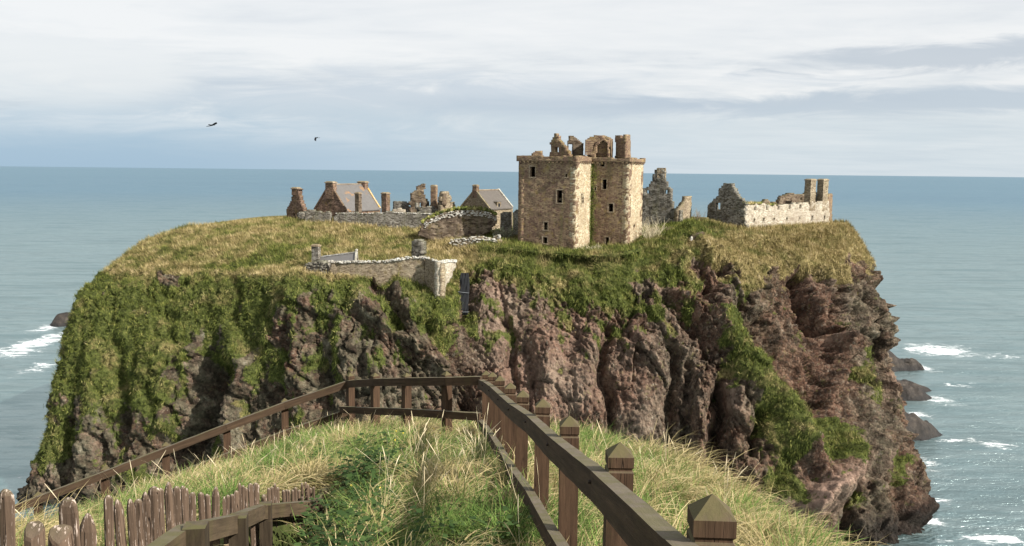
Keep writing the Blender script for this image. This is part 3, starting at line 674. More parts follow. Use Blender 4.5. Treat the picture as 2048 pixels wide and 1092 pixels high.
rock_h = 1.7 * (fl1 - 0.55) + 1.0 * (fl2 - 0.55) + 0.6 * (fl3 - 0.52) + 0.55 * (fl4 - 0.5) + 0.4 * (fl5 - 0.5) + blocks * 1.1
leftw = (1 - sst(PX, 780, 900)); rock_h = rock_h * (1 - 0.38 * leftw)
rightw = sst(PX, 1470, 1560)
rock_h = rock_h * (1 - 0.35 * rightw) + rightw * 3.2 * (ridged(gx * 0.26, gy * 0.22, gz * 0.014, 3, 231) - 0.58)
smoothface = strokes_eval([([(1030, 680), (1180, 780), (1300, 800), (1250, 880)], 90, 0.6)], PX, PY)
rock_h = rock_h * (1 - np.clip(smoothface * 1.3, 0, 0.72)) + 2.6 * np.clip(smoothface, 0, 0.6) * (ridged((gx + 0.18 * gz) * 0.24, gy * 0.1, gz * 0.012, 3, 211) - 0.55) + 0.5 * (fbm(gx * 0.9, gy * 0.9, gz * 0.9, 4, 5) - 0.5) + 0.5 * (fl4 - .5) + 0.5 * (fl5 - 0.5)
turf_h = 1.9 * (fbm(gx * 0.10, gy * 0.10, gz * 0.10, 3, 21) - 0.5) + 1.9 * (fbm(gx * 0.35, gy * 0.45, gz * 0.3, 3, 22) - 0.5) + 0.35 * (gn2 - 0.5)
steep = sst(Vp, 2.2, 3.3)
bl_ = np.clip(grass, 0, 1)
disp = (rock_h * (1 - 0.3 * bl_) + 0.15 * bl_) * steep + turf_h * (1 - steep) * sst(Vp, 0.6, 1.5)
disp += carve * np.where(Vp < 1.5, 0, 1) + carve * 0
disp *= sst(Vp, 0.8, 1.6)
disp = np.where(front > 0, disp, disp * 0.7)
G2 = G + N * disp[..., None]
# keep the deepest underwater row below the sea
N2 = grid_normals(G2) * s_
idx = np.arange(nv * nu).reshape(nv, nu)
a = idx[:-1, :]; b_ = np.roll(idx, -1, 1)[:-1, :]; c = np.roll(idx, -1, 1)[1:, :]; d = idx[1:, :]
quads = np.stack([a, b_, c, d], -1).reshape(-1, 4)
if s_ < 0: quads = quads[:, ::-1]
me = npmesh('headland', G2.reshape(-1, 3), quads)
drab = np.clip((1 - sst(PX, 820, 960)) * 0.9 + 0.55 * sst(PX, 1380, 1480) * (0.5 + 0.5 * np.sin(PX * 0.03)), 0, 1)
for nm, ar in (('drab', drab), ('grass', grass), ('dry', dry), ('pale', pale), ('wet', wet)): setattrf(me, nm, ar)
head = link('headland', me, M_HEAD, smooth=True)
tag(head, 'high conglomerate sea cliff capped with rough grass', kind='structure')

def ground_at(px, D):
    """height of the headland at a column of the picture and a distance"""
    x = P(px, 400, D)[0]
    k = (Vp < 3.0)
    pts = G2[k]
    d2 = (pts[:, 0] - x) ** 2 + (pts[:, 1] - D) ** 2
    return pts[np.argmin(d2), 2]

# grass blades over the headland turf, one mesh
def headland_tufts(n=80000):
    ok = (grass > 0.62) & (front > 0) & (Vp > 0.7) & (Vp < 5.9)
    # weight by surface area so tufts spread evenly
    du = np.linalg.norm(np.roll(G2, -1, 1) - G2, axis=-1); dv = np.linalg.norm(np.gradient(G2, axis=0), axis=-1)
    wgt = (du * dv * ok * np.where(Vp < 3.1, 1.0, 0.6)).ravel()
    pick = RNG.choice(wgt.size, n, p=wgt / wgt.sum())
    base = G2.reshape(-1, 3)[pick]; nor = N2.reshape(-1, 3)[pick]; dr = dry.ravel()[pick]
    steepn = 1 - np.clip(nor[:, 2], 0, 1)
    K = 5
    base = np.repeat(base, K, 0) + RNG.normal(0, 0.22, (n * K, 3)); nor = np.repeat(nor, K, 0); dr = np.repeat(dr, K)
    stp = sst(np.repeat(steepn, K), 0.25, 0.75)[:, None]
    up = (nor * 0.7 + np.array([-0.35, 0, 0.6])) * (1 - stp) + (nor * 0.45 + np.array([-0.1, 0, -0.75])) * stp + RNG.normal(0, 0.26, (n * K, 3))
    up /= np.linalg.norm(up, axis=1, keepdims=True)
    side = np.cross(up, RNG.normal(0, 1, (n * K, 3))); side /= np.linalg.norm(side, axis=1, keepdims=True)
    L = RNG.uniform(0.35, 0.9, (n * K, 1)) * (0.7 + 0.4 * np.clip(dr, 0, 1))[:, None]; Wd = RNG.uniform(0.028, 0.06, (n * K, 1))
    a = base - nor * 0.15 - side * Wd; b = base - nor * 0.15 + side * Wd; c = base + up * L
    v = np.stack([a, b, c], 1).reshape(-1, 3)
    me = npmesh('turf_grass', v, tris=np.arange(len(v)).reshape(-1, 3)); setattrf(me, 'dry', np.repeat(dr, 3))
    tag(link('turf_grass', me, M_TUFT), 'rough tan and green grass covering the headland', 'grass', kind='stuff')
headland_tufts()

# ------------------------------------------------------------------ masonry builder
def hit_plane(px, py, A, B):
    """pixel -> (s, z) on the upright plane through ground points A, B"""
    d = ray(np.asarray(float(px)), np.asarray(float(py)))
    A = np.array(A[:2]); B = np.array(B[:2]); t = B - A; L = np.linalg.norm(t); t = t / L
    n = np.array([-t[1], t[0]])
    k = (A @ n) / (d[:2] @ n)
    q = CAMP + d * k
    return float((q[:2] - A) @ t), float(q[2])
def inside(poly, X, Z):
    r = np.zeros(X.shape, bool); n = len(poly)
    for i in range(n):
        x1, z1 = poly[i]; x2, z2 = poly[(i + 1) % n]
        if z1 == z2: continue
        c = ((z1 > Z) != (z2 > Z)) & (X < (x2 - x1) * (Z - z1) / (z2 - z1) + x1)
        r ^= c
    return r
WSEED = [0]
def masonry(name, m, parent, A, B, poly, holes=(), thick=1.0, cs=0.42, cz=0.30, jit=0.07, ragged=0.25, bulge=None, flip=False):
    """an upright wall of small stone-sized cells: real thickness, real openings, ragged head"""
    WSEED[0] += 1; sd_ = WSEED[0] * 13
    A = np.array(A[:2], float); B = np.array(B[:2], float); t = (B - A) / np.linalg.norm(B - A)
    n = np.array([-t[1], t[0]])
    if (n[1] < 0) != flip: n = -n
    P_ = np.array(poly); s0, z0 = P_.min(0); s1, z1 = P_.max(0)
    # grid lines pass through hole borders so that openings stay crisp
    def lines(lo, hi, step, marks):
        g = np.linspace(lo, hi, max(2, int(round((hi - lo) / step)) + 1))
        for mk in marks:
            if lo < mk < hi: g[np.argmin(abs(g[1:-1] - mk)) + 1 if len(g) > 2 else 0] = mk
        return np.sort(g)
    hm = [(min(p[0] for p in h), max(p[0] for p in h), min(p[1] for p in h), max(p[1] for p in h)) for h in holes]
    gs = lines(s0, s1, cs, [x for h in hm for x in h[:2]]); gz_ = lines(z0, z1, cz, [x for h in hm for x in h[2:]])
    cx = (gs[:-1] + gs[1:]) / 2; cz_ = (gz_[:-1] + gz_[1:]) / 2
    X, Z = np.meshgrid(cx, cz_, indexing='ij')
    wx = (vnoise(X * 1.1, Z * 1.1, X * 0 + sd_, 1) - 0.5) * 2 * ragged; wz = (vnoise(X * 1.1, Z * 1.1, X * 0 + sd_, 2) - 0.5) * 2 * ragged
    fill = inside(poly, X + wx, Z + wz)
    for h in holes: fill &= ~inside(h, X, Z)
    NX, NZ = len(gs), len(gz_)
    SX, SZ = np.meshgrid(gs, gz_, indexing='ij')
    jx = (vnoise(SX * 5.1, SZ * 5.1, SX * 0 + sd_, 3) - 0.5) * jit; jz = (vnoise(SX * 5.1, SZ * 5.1, SX * 0 + sd_, 4) - 0.5) * jit
    jn = (fbm(SX * 1.7, SZ * 2.3, SX * 0 + sd_, 3, 5) - 0.5) * jit * 3.2
    bo = bulge(SX, SZ) if bulge else 0
    def pt(off, ex):
        q = np.zeros(SX.shape + (3,)); ss = SX + jx; o_ = off + ex
        q[..., 0] = A[0] + t[0] * ss + n[0] * o_; q[..., 1] = A[1] + t[1] * ss + n[1] * o_; q[..., 2] = SZ + jz
        return q
    Fv = pt(0, jn - bo); Bv = pt(thick, -jn)
    v = np.concatenate([Fv.reshape(-1, 3), Bv.reshape(-1, 3)]); off = NX * NZ
    I = np.arange(NX * NZ).reshape(NX, NZ)
    ii, kk = np.nonzero(fill)
    q = [np.stack([I[ii, kk], I[ii + 1, kk], I[ii + 1, kk + 1], I[ii, kk + 1]], -1), np.stack([I[ii, kk], I[ii, kk + 1], I[ii + 1, kk + 1], I[ii + 1, kk]], -1) + off]
    fp = np.zeros((fill.shape[0] + 2, fill.shape[1] + 2), bool); fp[1:-1, 1:-1] = fill
    for di, dk in ((1, 0), (-1, 0), (0, 1), (0, -1)):
        e = fill & ~fp[1 + di:1 + di + fill.shape[0], 1 + dk:1 + dk + fill.shape[1]]
        i, k = np.nonzero(e)
        if not len(i): continue
        if di == 1: a, b = I[i + 1, k], I[i + 1, k + 1]
        elif di == -1: a, b = I[i, k + 1], I[i, k]
        elif dk == 1: a, b = I[i + 1, k + 1], I[i, k + 1]
        else: a, b = I[i, k], I[i + 1, k]
        q.append(np.stack([a, a + off, b + off, b], -1))
    q = np.concatenate(q)
    used, inv_ = np.unique(q, return_inverse=True)
    me = npmesh(name, v[used], inv_.reshape(-1, 4))
    bm = bmesh.new(); bm.from_mesh(me); bmesh.ops.recalc_face_normals(bm, faces=bm.faces); bm.to_mesh(me); bm.free()
    o = link(name, me, m)
    if parent: under(o, parent)
    return o
def traced(pts, A, B):
    return [hit_plane(x, y, A, B) for x, y in pts]
def rect(x0, y0, x1, y1, A, B):
    a = hit_plane(x0 - .4, y1 + .5, A, B); b = hit_plane(x1 + .4, y0 - .5, A, B)
    return [(a[0], a[1]), (b[0], a[1]), (b[0], b[1]), (a[0], b[1])]
def on_wall(A, B, s, z, off=0.0):
    A = np.array(A[:2], float); B = np.array(B[:2], float); t = (B - A) / np.linalg.norm(B - A); n = np.array([-t[1], t[0]])
    if n[1] < 0: n = -n
    q = A + t * s + n * off
    return np.array([q[0], q[1], z])
class MB:
    def __init__(s): s.bm = bmesh.new()
    def box8(s, p):
        v = [s.bm.verts.new(tuple(x)) for x in p]
        for f in ((0, 3, 2, 1), (4, 5, 6, 7), (0, 1, 5, 4), (1, 2, 6, 5), (2, 3, 7, 6), (3, 0, 4, 7)): s.bm.faces.new([v[i] for i in f])
        return v
    def wbox(s, A, B, sa, sb, za, zb, oa, ob):
        """box on a wall plane, spans s, z and offset"""
        s.box8([on_wall(A, B, sa, za, oa), on_wall(A, B, sb, za, oa), on_wall(A, B, sb, za, ob), on_wall(A, B, sa, za, ob),
                on_wall(A, B, sa, zb, oa), on_wall(A, B, sb, zb, oa), on_wall(A, B, sb, zb, ob), on_wall(A, B, sa, zb, ob)])
    def box(s, c, h, rz=0.0, taper=1.0, top=None):
        cc, ss = math.cos(rz), math.sin(rz); p = []
        for k, z in ((1.0, -h[2]), (taper, h[2])):
            for x, y in ((-1, -1), (1, -1), (1, 1), (-1, 1)):
                x *= h[0] * k; y *= h[1] * k
                p.append((c[0] + x * cc - y * ss, c[1] + x * ss + y * cc, c[2] + z))
        s.box8(p)
    def bar(s, a, b, w, h, up=(0, 0, 1), sag=0.0, seg=1, rng=None):
        """rectangular timber from a to b; w across, h upright"""
        a = Vector(a); b = Vector(b); dd = (b - a).normalized(); sdv = dd.cross(Vector(up)).normalized(); uu = sdv.cross(dd).normalized()
        rings = []
        for k in range(seg + 1):
            t = k / seg; c = a.lerp(b, t) - uu * sag * 4 * t * (1 - t)
            jw = 1 + (rng.uniform(-0.04, 0.04) if rng else 0)
            rings.append([s.bm.verts.new(c + sdv * (x * w / 2 * jw) + uu * (y * h / 2 * jw)) for x, y in ((-1, -1), (1, -1), (1, 1), (-1, 1))])
        for p, q in zip(rings[:-1], rings[1:]):
            for i in range(4): s.bm.faces.new([p[i], p[(i + 1) % 4], q[(i + 1) % 4], q[i]])
        s.bm.faces.new(rings[0][::-1]); s.bm.faces.new(rings[-1])
    def tube(s, pts, r0_, r1_, n=6):
        prev = None
        for k, p in enumerate(pts):
            p = Vector(p); t = k / (len(pts) - 1); r = r0_ + (r1_ - r0_) * t
            dd = (Vector(pts[min(k + 1, len(pts) - 1)]) - Vector(pts[max(k - 1, 0)])).normalized()
            a = dd.cross(Vector((0.31, 0.2, 0.93))).normalized(); b = dd.cross(a)
            ring = [s.bm.verts.new(p + a * r * math.cos(j * 6.2832 / n) + b * r * math.sin(j * 6.2832 / n)) for j in range(n)]
            if prev:
                for j in range(n): s.bm.faces.new([prev[j], prev[(j + 1) % n], ring[(j + 1) % n], ring[j]])
            else: s.bm.faces.new(ring[::-1])
            prev = ring
        s.bm.faces.new(prev)
    def lump(s, c, r, rnd, sub=1):
        """one rounded irregular stone"""
        q = bmesh.ops.create_icosphere(s.bm, subdivisions=sub, radius=1.0)
        for v in q['verts']:
            k = 1 + rnd.uniform(-0.18, 0.18); v.co = Vector((c[0] + v.co.x * r[0] * k, c[1] + v.co.y * r[1] * k, c[2] + v.co.z * r[2] * k))
    def build(s, name, m, parent=None, bevel=0.0, smooth=False):
        bmesh.ops.recalc_face_normals(s.bm, faces=s.bm.faces)
        if bevel:
            bmesh.ops.bevel(s.bm, geom=[e for e in s.bm.edges if e.calc_face_angle(0) > 0.3], offset=bevel, segments=2, affect='EDGES', clamp_overlap=True)
        me = bpy.data.meshes.new(name); s.bm.to_mesh(me); s.bm.free()
        o = link(name, me, m, smooth=smooth)
        if parent: under(o, parent)
        return o
R = random.Random(5)
def window_frame(parent, A, B, r, m=None, w_=0.22, proud=0.03, nm='window'):
    """margin stones round an opening with a dark recessed shutter board behind is left open"""
    s0, z0 = r[0]; s1, z1 = r[2]
    k = MB()
    k.wbox(A, B, s0 - w_, s0, z0, z1, -proud, 0.25); k.wbox(A, B, s1, s1 + w_, z0, z1, -proud, 0.25)
    k.wbox(A, B, s0 - w_ * 1.2, s1 + w_ * 1.2, z1, z1 + w_ * 1.1, -proud, 0.3); k.wbox(A, B, s0 - w_ * 1.1, s1 + w_ * 1.1, z0 - w_ * 0.9, z0, -proud - 0.05, 0.3)
    return k.build(nm, m or M_DRESS, parent)
def coping(parent, m, A, B, line, size=0.35, name='coping_stones', rows=1, fall=0.25, sub=1):
    """separate rounded stones laid along a wall head (s, z line)"""
    k = MB()
    for (s0, z0), (s1, z1) in zip(line[:-1], line[1:]):
        L = math.hypot(s1 - s0, z1 - z0); nn = max(1, int(L / (size * 1.35)))
        for i in range(nn):
            for r_ in range(rows):
                t = (i + R.random()) / nn; f = R.uniform(0.65, 1.35)
                q = on_wall(A, B, s0 + (s1 - s0) * t, z0 + (z1 - z0) * t - r_ * fall * R.uniform(0.7, 1.6) + 0.05, R.uniform(-0.15, 0.5) if r_ == 0 else R.uniform(-0.12, 0.02))
                k.lump(q, (size * f, size * f * 0.8, size * f * 0.6), R, sub)
    o = k.build(name, m, parent); o['kind'] = 'stuff'
    return o
def chimney(parent, m, c, h, z0, z1, rz, cap=True, pots=0, name='chimney', capw=0.16):
    """square stack with a projecting cope"""
    cc, ss = math.cos(rz), math.sin(rz)
    hx, hy = h
    k = MB()
    nz = max(3, int((z1 - z0) / 0.5))
    ring = None
    for i in range(nz + 1):
        z = z0 + (z1 - z0) * i / nz; cur = []
        for x, y in ((-1, -1), (0, -1), (1, -1), (1, 0), (1, 1), (0, 1), (-1, 1), (-1, 0)):
            jx_, jy_ = R.uniform(-.04, .04), R.uniform(-.04, .04)
            X_, Y_ = x * hx + jx_, y * hy + jy_
            cur.append(k.bm.verts.new((c[0] + X_ * cc - Y_ * ss, c[1] + X_ * ss + Y_ * cc, z + R.uniform(-.03, .03))))
        if ring:
            for j in range(8): k.bm.faces.new([ring[j], ring[(j + 1) % 8], cur[(j + 1) % 8], cur[j]])
        ring = cur
    k.bm.faces.new(ring)
    o = k.build(name, m, parent)
    if cap:
        k = MB(); k.box((c[0], c[1], z1 + 0.12), (hx + capw, hy + capw, 0.12), rz); k.box((c[0], c[1], z1 + 0.33), (hx + capw * 0.4, hy + capw * 0.4, 0.09), rz, 0.7)
        q = k.build('cope', M_DRESS if m is not M_PALE else M_TAN, None); q.parent = o; q.matrix_parent_inverse = o.matrix_parent_inverse @ Matrix.Identity(4)
        q.matrix_parent_inverse = Matrix.Identity(4)
    return o
def sub(o, part):
    o.parent = part; o.matrix_parent_inverse = Matrix.Identity(4); return o
def g2(px, D, py=400):
    q = P(px, py, D); return (q[0], q[1])

# ------------------------------------------------------------------ the tower house
E1 = np.array([1.07, 175.8]); E2 = np.array([11.9, 170.0]); E3 = np.array([15.3, 176.3]); E4 = np.array([22.15, 172.6]); E5 = np.array([25.8, 179.5])
tdir = (E2 - E1) / np.linalg.norm(E2 - E1); ndir = np.array([-tdir[1], tdir[0]])
if ndir[1] < 0: ndir = -ndir
E6 = E5 - tdir * 20.1; E6 = E1 + ndir * 15.0
ZT, ZB = 62.5, 41.5
keep = empty('tower_house', (12, 174, 45), 'tall roofless sandstone tower on an L plan, brown left walls and sunlit cream right walls', 'castle tower')
KW = {
    'a': (E1, E2, [(1060, 334, 1070, 353), (1131, 348, 1134.4, 354), (1113.6, 381, 1124, 405), (1088, 445, 1095, 459), (1086, 475, 1094, 486)]),
    'b': (E2, E3, [(1162.3, 388, 1167, 411)]),
    'c': (E3, E4, [(1200.8, 323.5, 1209, 332.5), (1204.6, 359.5, 1213, 377.7), (1189.2, 374, 1192.4, 380), (1217, 408, 1226, 422.6), (1211, 475, 1217.8, 489)]),
    'd': (E4, E5, [(1267, 448, 1269.3, 457)]),
}
KHEAD = {}
for key, (A, B, wins) in KW.items():
    L = np.linalg.norm(B - A); hs = [rect(*w_, A, B) for w_ in wins]
    masonry('wall', M_CREAM_LIT if key in 'bd' else M_KEEP, keep, A, B, [(0, ZB), (L, ZB), (L, ZT), (0, ZT)], hs, 1.3, 0.40, 0.30, 0.055, 0.0)
    for h_, w_ in zip(hs, wins):
        if w_[2] - w_[0] > 5: window_frame(keep, A, B, h_, w_=0.20, nm='doorway' if w_[1] > 470 and key == 'c' else 'window')
        else: window_frame(keep, A, B, h_, w_=0.12, nm='slit_window')
for A, B in ((E6, E1), (E6, E5)):
    L = np.linalg.norm(B - A); masonry('wall', M_KEEP, keep, A, B, [(0, ZB), (L, ZB), (L, ZT), (0, ZT)], (), 1.2, 0.8, 0.6, 0.06, 0.0, flip=True)
def poly_slab(mb, pts, z0, z1):
    lo = [mb.bm.verts.new((p[0], p[1], z0)) for p in pts]; hi = [mb.bm.verts.new((p[0], p[1], z1)) for p in pts]
    mb.bm.faces.new(lo[::-1]); mb.bm.faces.new(hi)
    for i in range(len(pts)): mb.bm.faces.new([lo[i], lo[(i + 1) % len(pts)], hi[(i + 1) % len(pts)], hi[i]])
ins = [E1 + tdir * 1 + ndir * 1, E2 - tdir * 1 + ndir * 1, E3 - tdir * 1 + ndir * 1, E4 - tdir * 1 + ndir * 1, E5 - tdir * 1 - ndir * 0.8, E6 + tdir * 0.8 - ndir * 0.8]
for zf in (49.0, 54.5, ZT - 0.9):
    k = MB(); poly_slab(k, ins, zf, zf + 0.5); k.build('light_block_slab', M_DARKST, keep)  # hidden slabs added to keep daylight out behind the windows
# corbelled wall head
outl = [(E1, E2), (E2, E3), (E3, E4), (E4, E5)]
cb_me = None
for A, B in outl:
    L = np.linalg.norm(B - A); t = (B - A) / L; n = np.array([-t[1], t[0]]); n = -n if n[1] > 0 else n
    ang = math.atan2(t[1], t[0]); m_ = int(L / 0.85)
    for i in range(m_):
        c = A + t * (0.45 + (L - 0.9) * i / max(1, m_ - 1)) + n * 0.16
        if cb_me is None:
            k = MB(); k.bar((0, 0.35, 0), (0, -0.2, 0), 0.36, 0.42); v_ = k.bm.verts
            for q in v_:
                if q.co.y < 0 and q.co.z < 0: q.co.z += 0.22
            bmesh.ops.recalc_face_normals(k.bm, faces=k.bm.faces); cb_me = bpy.data.meshes.new('corbel'); k.bm.to_mesh(cb_me); k.bm.free(); cb_me.materials.append(M_KEEP)
        o = bpy.data.objects.new('corbel', cb_me); COL.objects.link(o); o.parent = keep; o.matrix_parent_inverse = Matrix.Translation(keep.location).inverted()
        o.location = (c[0], c[1], ZT - 0.85 + R.uniform(-.03, .03)); o.rotation_euler.z = ang; o.scale = (1, 1, R.uniform(.9, 1.15))
k = MB()
Lc = np.linalg.norm(E4 - E3)
for _ in range(2600):
    zz_ = R.uniform(44.5, ZT - 1); sw = abs(R.gauss(0, 0.55)) * (1.0 + 0.5 * math.sin(zz_ * 1.3)); q = Vector(tuple(on_wall(E3, E4, 0.05 + sw, zz_, -0.10 - R.random() * 0.1))) if R.random() < .7 else Vector(tuple(on_wall(E2, E3, 7.1 - sw * 0.6, zz_, -0.10)))
    vs = [k.bm.verts.new(q + Vector((R.uniform(-.16, .16), R.uniform(-.1, .02), R.uniform(-.16, .16)))) for _i in range(3)]; k.bm.faces.new(vs)
mo = k.build('ivy', M_TUFT, keep); setattrf(mo.data, 'dry', np.full(len(mo.data.vertices), 0.25)); mo['kind'] = 'stuff'
def headwall(A, B, ext0, ext1, tops):
    t = (B - A) / np.linalg.norm(B - A); n = np.array([-t[1], t[0]]); n = -n if n[1] > 0 else n
    A_ = A + n * 0.32 - t * ext0; B_ = B + n * 0.32 + t * ext1; L = np.linalg.norm(B_ - A_)
    pl = [(0, ZT - 0.6), (L, ZT - 0.6)] + [(L * (1 - f), ZT + h) for f, h in tops]
    return masonry('parapet', M_KEEP, keep, A_, B_, pl, (), 0.9, 0.34, 0.2, 0.07, 0.1)
headwall(E1, E2, .32, .32, [(0, .42), (.1, .3), (.3, .42), (.5, .3), (.7, .5), (1, .5)])
headwall(E2, E3, -0.25, -0.95, [(0, .35), (.5, .5), (1, .42)])
headwall(E3, E4, 0.0, .32, [(0, .3), (.3, .12), (.6, .3), (1, .3)])
headwall(E4, E5, -0.25, .32, [(0, .2), (.5, .1), (1, .3)])
k = MB(); cc = E2 - np.array([0, 0])
for i in range(5): k.tube([(E2[0], E2[1], ZT - 1.9 + i * 0.28), (E2[0], E2[1], ZT - 1.63 + i * 0.28)], 0.28 + i * 0.11, 0.30 + i * 0.11, 14)
k.build('corner_bartizan', M_KEEP, keep)
# ruined upper works
z1_ = lambda x, y: (1000 + x / 3.9, 240 + y / 3.9)
def up_wall(pts, D0, D1, m, holes=(), thick=0.9, name='gable', cs=0.32, cz=0.24, base=10):
    xs = [z1_(*p)[0] for p in pts]
    A = g2(min(xs), D0); B = g2(max(xs), D1)
    pl = traced([z1_(*p) for p in pts], A, B)
    return masonry(name, m, keep, A, B, pl, [rect(*z1_(h[0], h[1]), *z1_(h[2], h[3]), A, B) for h in holes], thick, cs, cz, 0.09, 0.18), A, B
up_wall([(245, 300), (250, 262), (275, 240), (322, 240), (325, 300)], 177.5, 177, M_KEEP, name='wall_stump')
up_wall([(375, 300), (380, 265), (398, 250), (392, 185), (400, 160), (415, 140), (428, 104), (450, 106), (452, 145), (470, 165), (490, 195), (515, 208), (530, 240), (548, 300)], 178, 175, M_KEEP, [(433, 216, 455, 247)])
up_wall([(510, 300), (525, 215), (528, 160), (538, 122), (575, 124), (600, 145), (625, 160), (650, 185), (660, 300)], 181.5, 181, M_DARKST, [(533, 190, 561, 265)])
# cap house: broken barrel vault with a stair against it
A = g2(z1_(690, 0)[0], 179); B = g2(z1_(860, 0)[0], 178)
pl = traced([z1_(*p) for p in [(672, 300), (665, 160), (690, 138), (720, 124), (770, 118), (820, 130), (856, 140), (858, 165), (850, 300)]], A, B)
cap = masonry('cap_house', M_KEEP, keep, A, B, pl, (), 5.0, 0.4, 0.28, 0.12, 0.15, bulge=lambda s_, z_: -0.0)
A = g2(z1_(740, 0)[0], 177.6); B = g2(z1_(856, 0)[0], 177)
pl = traced([z1_(*p) for p in [(745, 300), (700, 285), (742, 180), (780, 150), (800, 138), (830, 150), (850, 180), (856, 300), (838, 300), (838, 190), (815, 165), (790, 165), (760, 200)]], A, B)
masonry('vault_arch', M_KEEP, keep, A, B, pl, (), 1.0, 0.28, 0.2, 0.06, 0.06)
for i in range(8):
    yy = 160 + i * 15; xx0 = 662 + (7 - i) * 0.5; q0 = P(*z1_(xx0, yy), 176.9 - i * 0.12); q1 = P(*z1_(735 - i * 3, yy), 176.9 - i * 0.12)
    k = MB(); k.bar(q0, q1, 0.9, 0.30); k.build('stair_step', M_KEEP, keep)
# big square chimney stack, notched head
c = P(1246, 300, 178.5)
ck = empty_rz = math.atan2(tdir[1], tdir[0])
def stack_face(px0, px1, D0, D1, pts, m=M_KEEP, th=0.6, name='chimney_face', root=None):
    A = g2(px0, D0); B = g2(px1, D1)
    return masonry(name, m, root, A, B, traced([z1_(*p) for p in pts], A, B), (), th, 0.34, 0.26, 0.05, 0.05)
stack_face(z1_(898, 0)[0], z1_(985, 0)[0], 178.4, 176.4, [(898, 300), (905, 230), (898, 120), (935, 120), (945, 138), (962, 136), (962, 118), (985, 118), (990, 300)], root=keep)
stack_face(z1_(985, 0)[0], z1_(1020, 0)[0], 176.4, 179.2, [(985, 300), (985, 116), (1017, 116), (1020, 300)], root=keep)
stack_face(z1_(905, 0)[0], z1_(1015, 0)[0], 180.6, 180.0, [(905, 300), (905, 125), (1010, 122), (1015, 300)], root=keep)
# ------------------------------------------------------------------ ruins to the right of the tower
z2_ = lambda x, y: (1260 + x / 4.654, 310 + y / 4.654)
def ruin(nm, part, m, pts, D0, D1, zf, root=None, holes=(), thick=1.0, cs=0.42, cz=0.3, jit=0.1, ragged=0.3, foot=4.0, hn=True, label=None, cat='ruin', group=None, fr=False):
    P_ = [zf(*p) for p in pts]; xs = [p[0] for p in P_]
    A = g2(min(xs), D0); B = g2(max(xs), D1)
    pl = traced(P_, A, B); zlo = min(p[1] for p in pl)
    pl = [(s_, z_ - foot if z_ < zlo + 1.2 else z_) for s_, z_ in pl]
    hs = [rect(*zf(h[0], h[1]), *zf(h[2], h[3]), A, B) for h in holes]
    if root is None:
        q = on_wall(A, B, 0, zlo)
        root = empty(nm, tuple(q), label, cat, group)
    o = masonry(part, m, root, A, B, pl, hs, thick, cs, cz, jit, ragged)
    if fr:
        for h in hs: window_frame(root, A, B, h, w_=0.16)
    return root, A, B, pl, hs
rg, A, B, pl, hs = ruin('ruined_gable', 'gable_wall', M_GREY, [(60, 640), (60, 345), (105, 320), (160, 290), (200, 240), (212, 222), (214, 150), (250, 132), (275, 125), (322, 150), (322, 212), (340, 245), (358, 285), (385, 320), (386, 430), (395, 500), (398, 640)], 193, 190, z2_,
     holes=[(153, 332, 172, 358), (327, 330, 346, 358)], label='tall ragged grey gable with a stub chimney, just right of the tower house', fr=False)
st = stack_face(z2_(262, 0)[0], z2_(327, 0)[0], 190.6, 189.6, [((a_ * 1.0), b_) for a_, b_ in []] or [(0, 0)], root=rg) if False else None
q = P(*z2_(300, 180), 191.4); zc = P(*z2_(300, 215), 191.4)[2]; zt = P(*z2_(300, 120), 191.4)[2]
chimney(rg, M_TAN, (q[0] - 0.1, 191.6), (0.85, 0.6), zc, zt, -0.3, cap=False, name='chimney')
rw, A, B, pl, hs = ruin('ruined_wall', 'wall', M_GREY, [(398, 640), (398, 505), (425, 498), (462, 515), (462, 640)], 190, 188.5, z2_, label='low ruined wall with a sunlit stepped end, between the tall grey gable and a bare bush', cat='ruin')
ruin('', 'sunlit_wall_end', M_TAN, [(458, 640), (456, 505), (478, 480), (500, 455), (518, 430), (522, 385), (572, 384), (574, 640)], 188.4, 194, z2_, root=rw, ragged=0.15)
# long roofless range with pale limed wall
rr, GA, GB, pl, hs = ruin('roofless_range', 'gable_wall', M_GREY, [(722, 640), (722, 458), (745, 455), (760, 440), (800, 390), (826, 370), (828, 325), (850, 300), (870, 262), (945, 270), (968, 320), (992, 342), (1015, 380), (1042, 402), (1072, 445), (1076, 760)], 193, 186, z2_, holes=[(797, 447, 840, 505)],
     label='long roofless stable range with a grey stepped gable, pale slit wall and twin chimneys', cat='ruined building', cs=0.38, cz=0.27, fr=True, jit=0.16)
slits = [(1150, 592, 1163, 619), (1235, 587, 1251, 621), (1335, 587, 1347, 613), (1452, 582, 1466, 608), (1572, 578, 1585, 605), (1688, 570, 1701, 607), (1803, 565, 1815, 608)]
notch = [(1155, 485, 1171, 525), (1265, 470, 1284, 517), (1376, 462, 1391, 510), (1480, 465, 1495, 505), (1578, 462, 1596, 498)]
ruin('', 'long_wall', M_PALE, [(1074, 790), (1074, 455), (1150, 462), (1230, 458), (1300, 468), (1380, 470), (1480, 462), (1530, 455), (1600, 440), (1650, 446), (1676, 468), (1684, 440), (1690, 432), (1745, 432), (1756, 440), (1815, 440), (1856, 425), (1856, 640), (1856, 700)],
     186, 204.5, z2_, root=rr, holes=slits + notch, cs=0.36, cz=0.28, foot=5)
LA = g2(z2_(1074, 0)[0], 186); LB = g2(z2_(1856, 0)[0], 204.5)
for sdef, nm in [(x, 'slit_window') for x in slits]:
    window_frame(rr, LA, LB, rect(*z2_(sdef[0], sdef[1]), *z2_(sdef[2], sdef[3]), LA, LB), m=M_PALE, w_=0.10, nm=nm)
lang = math.atan2(LB[1] - LA[1], LB[0] - LA[0])
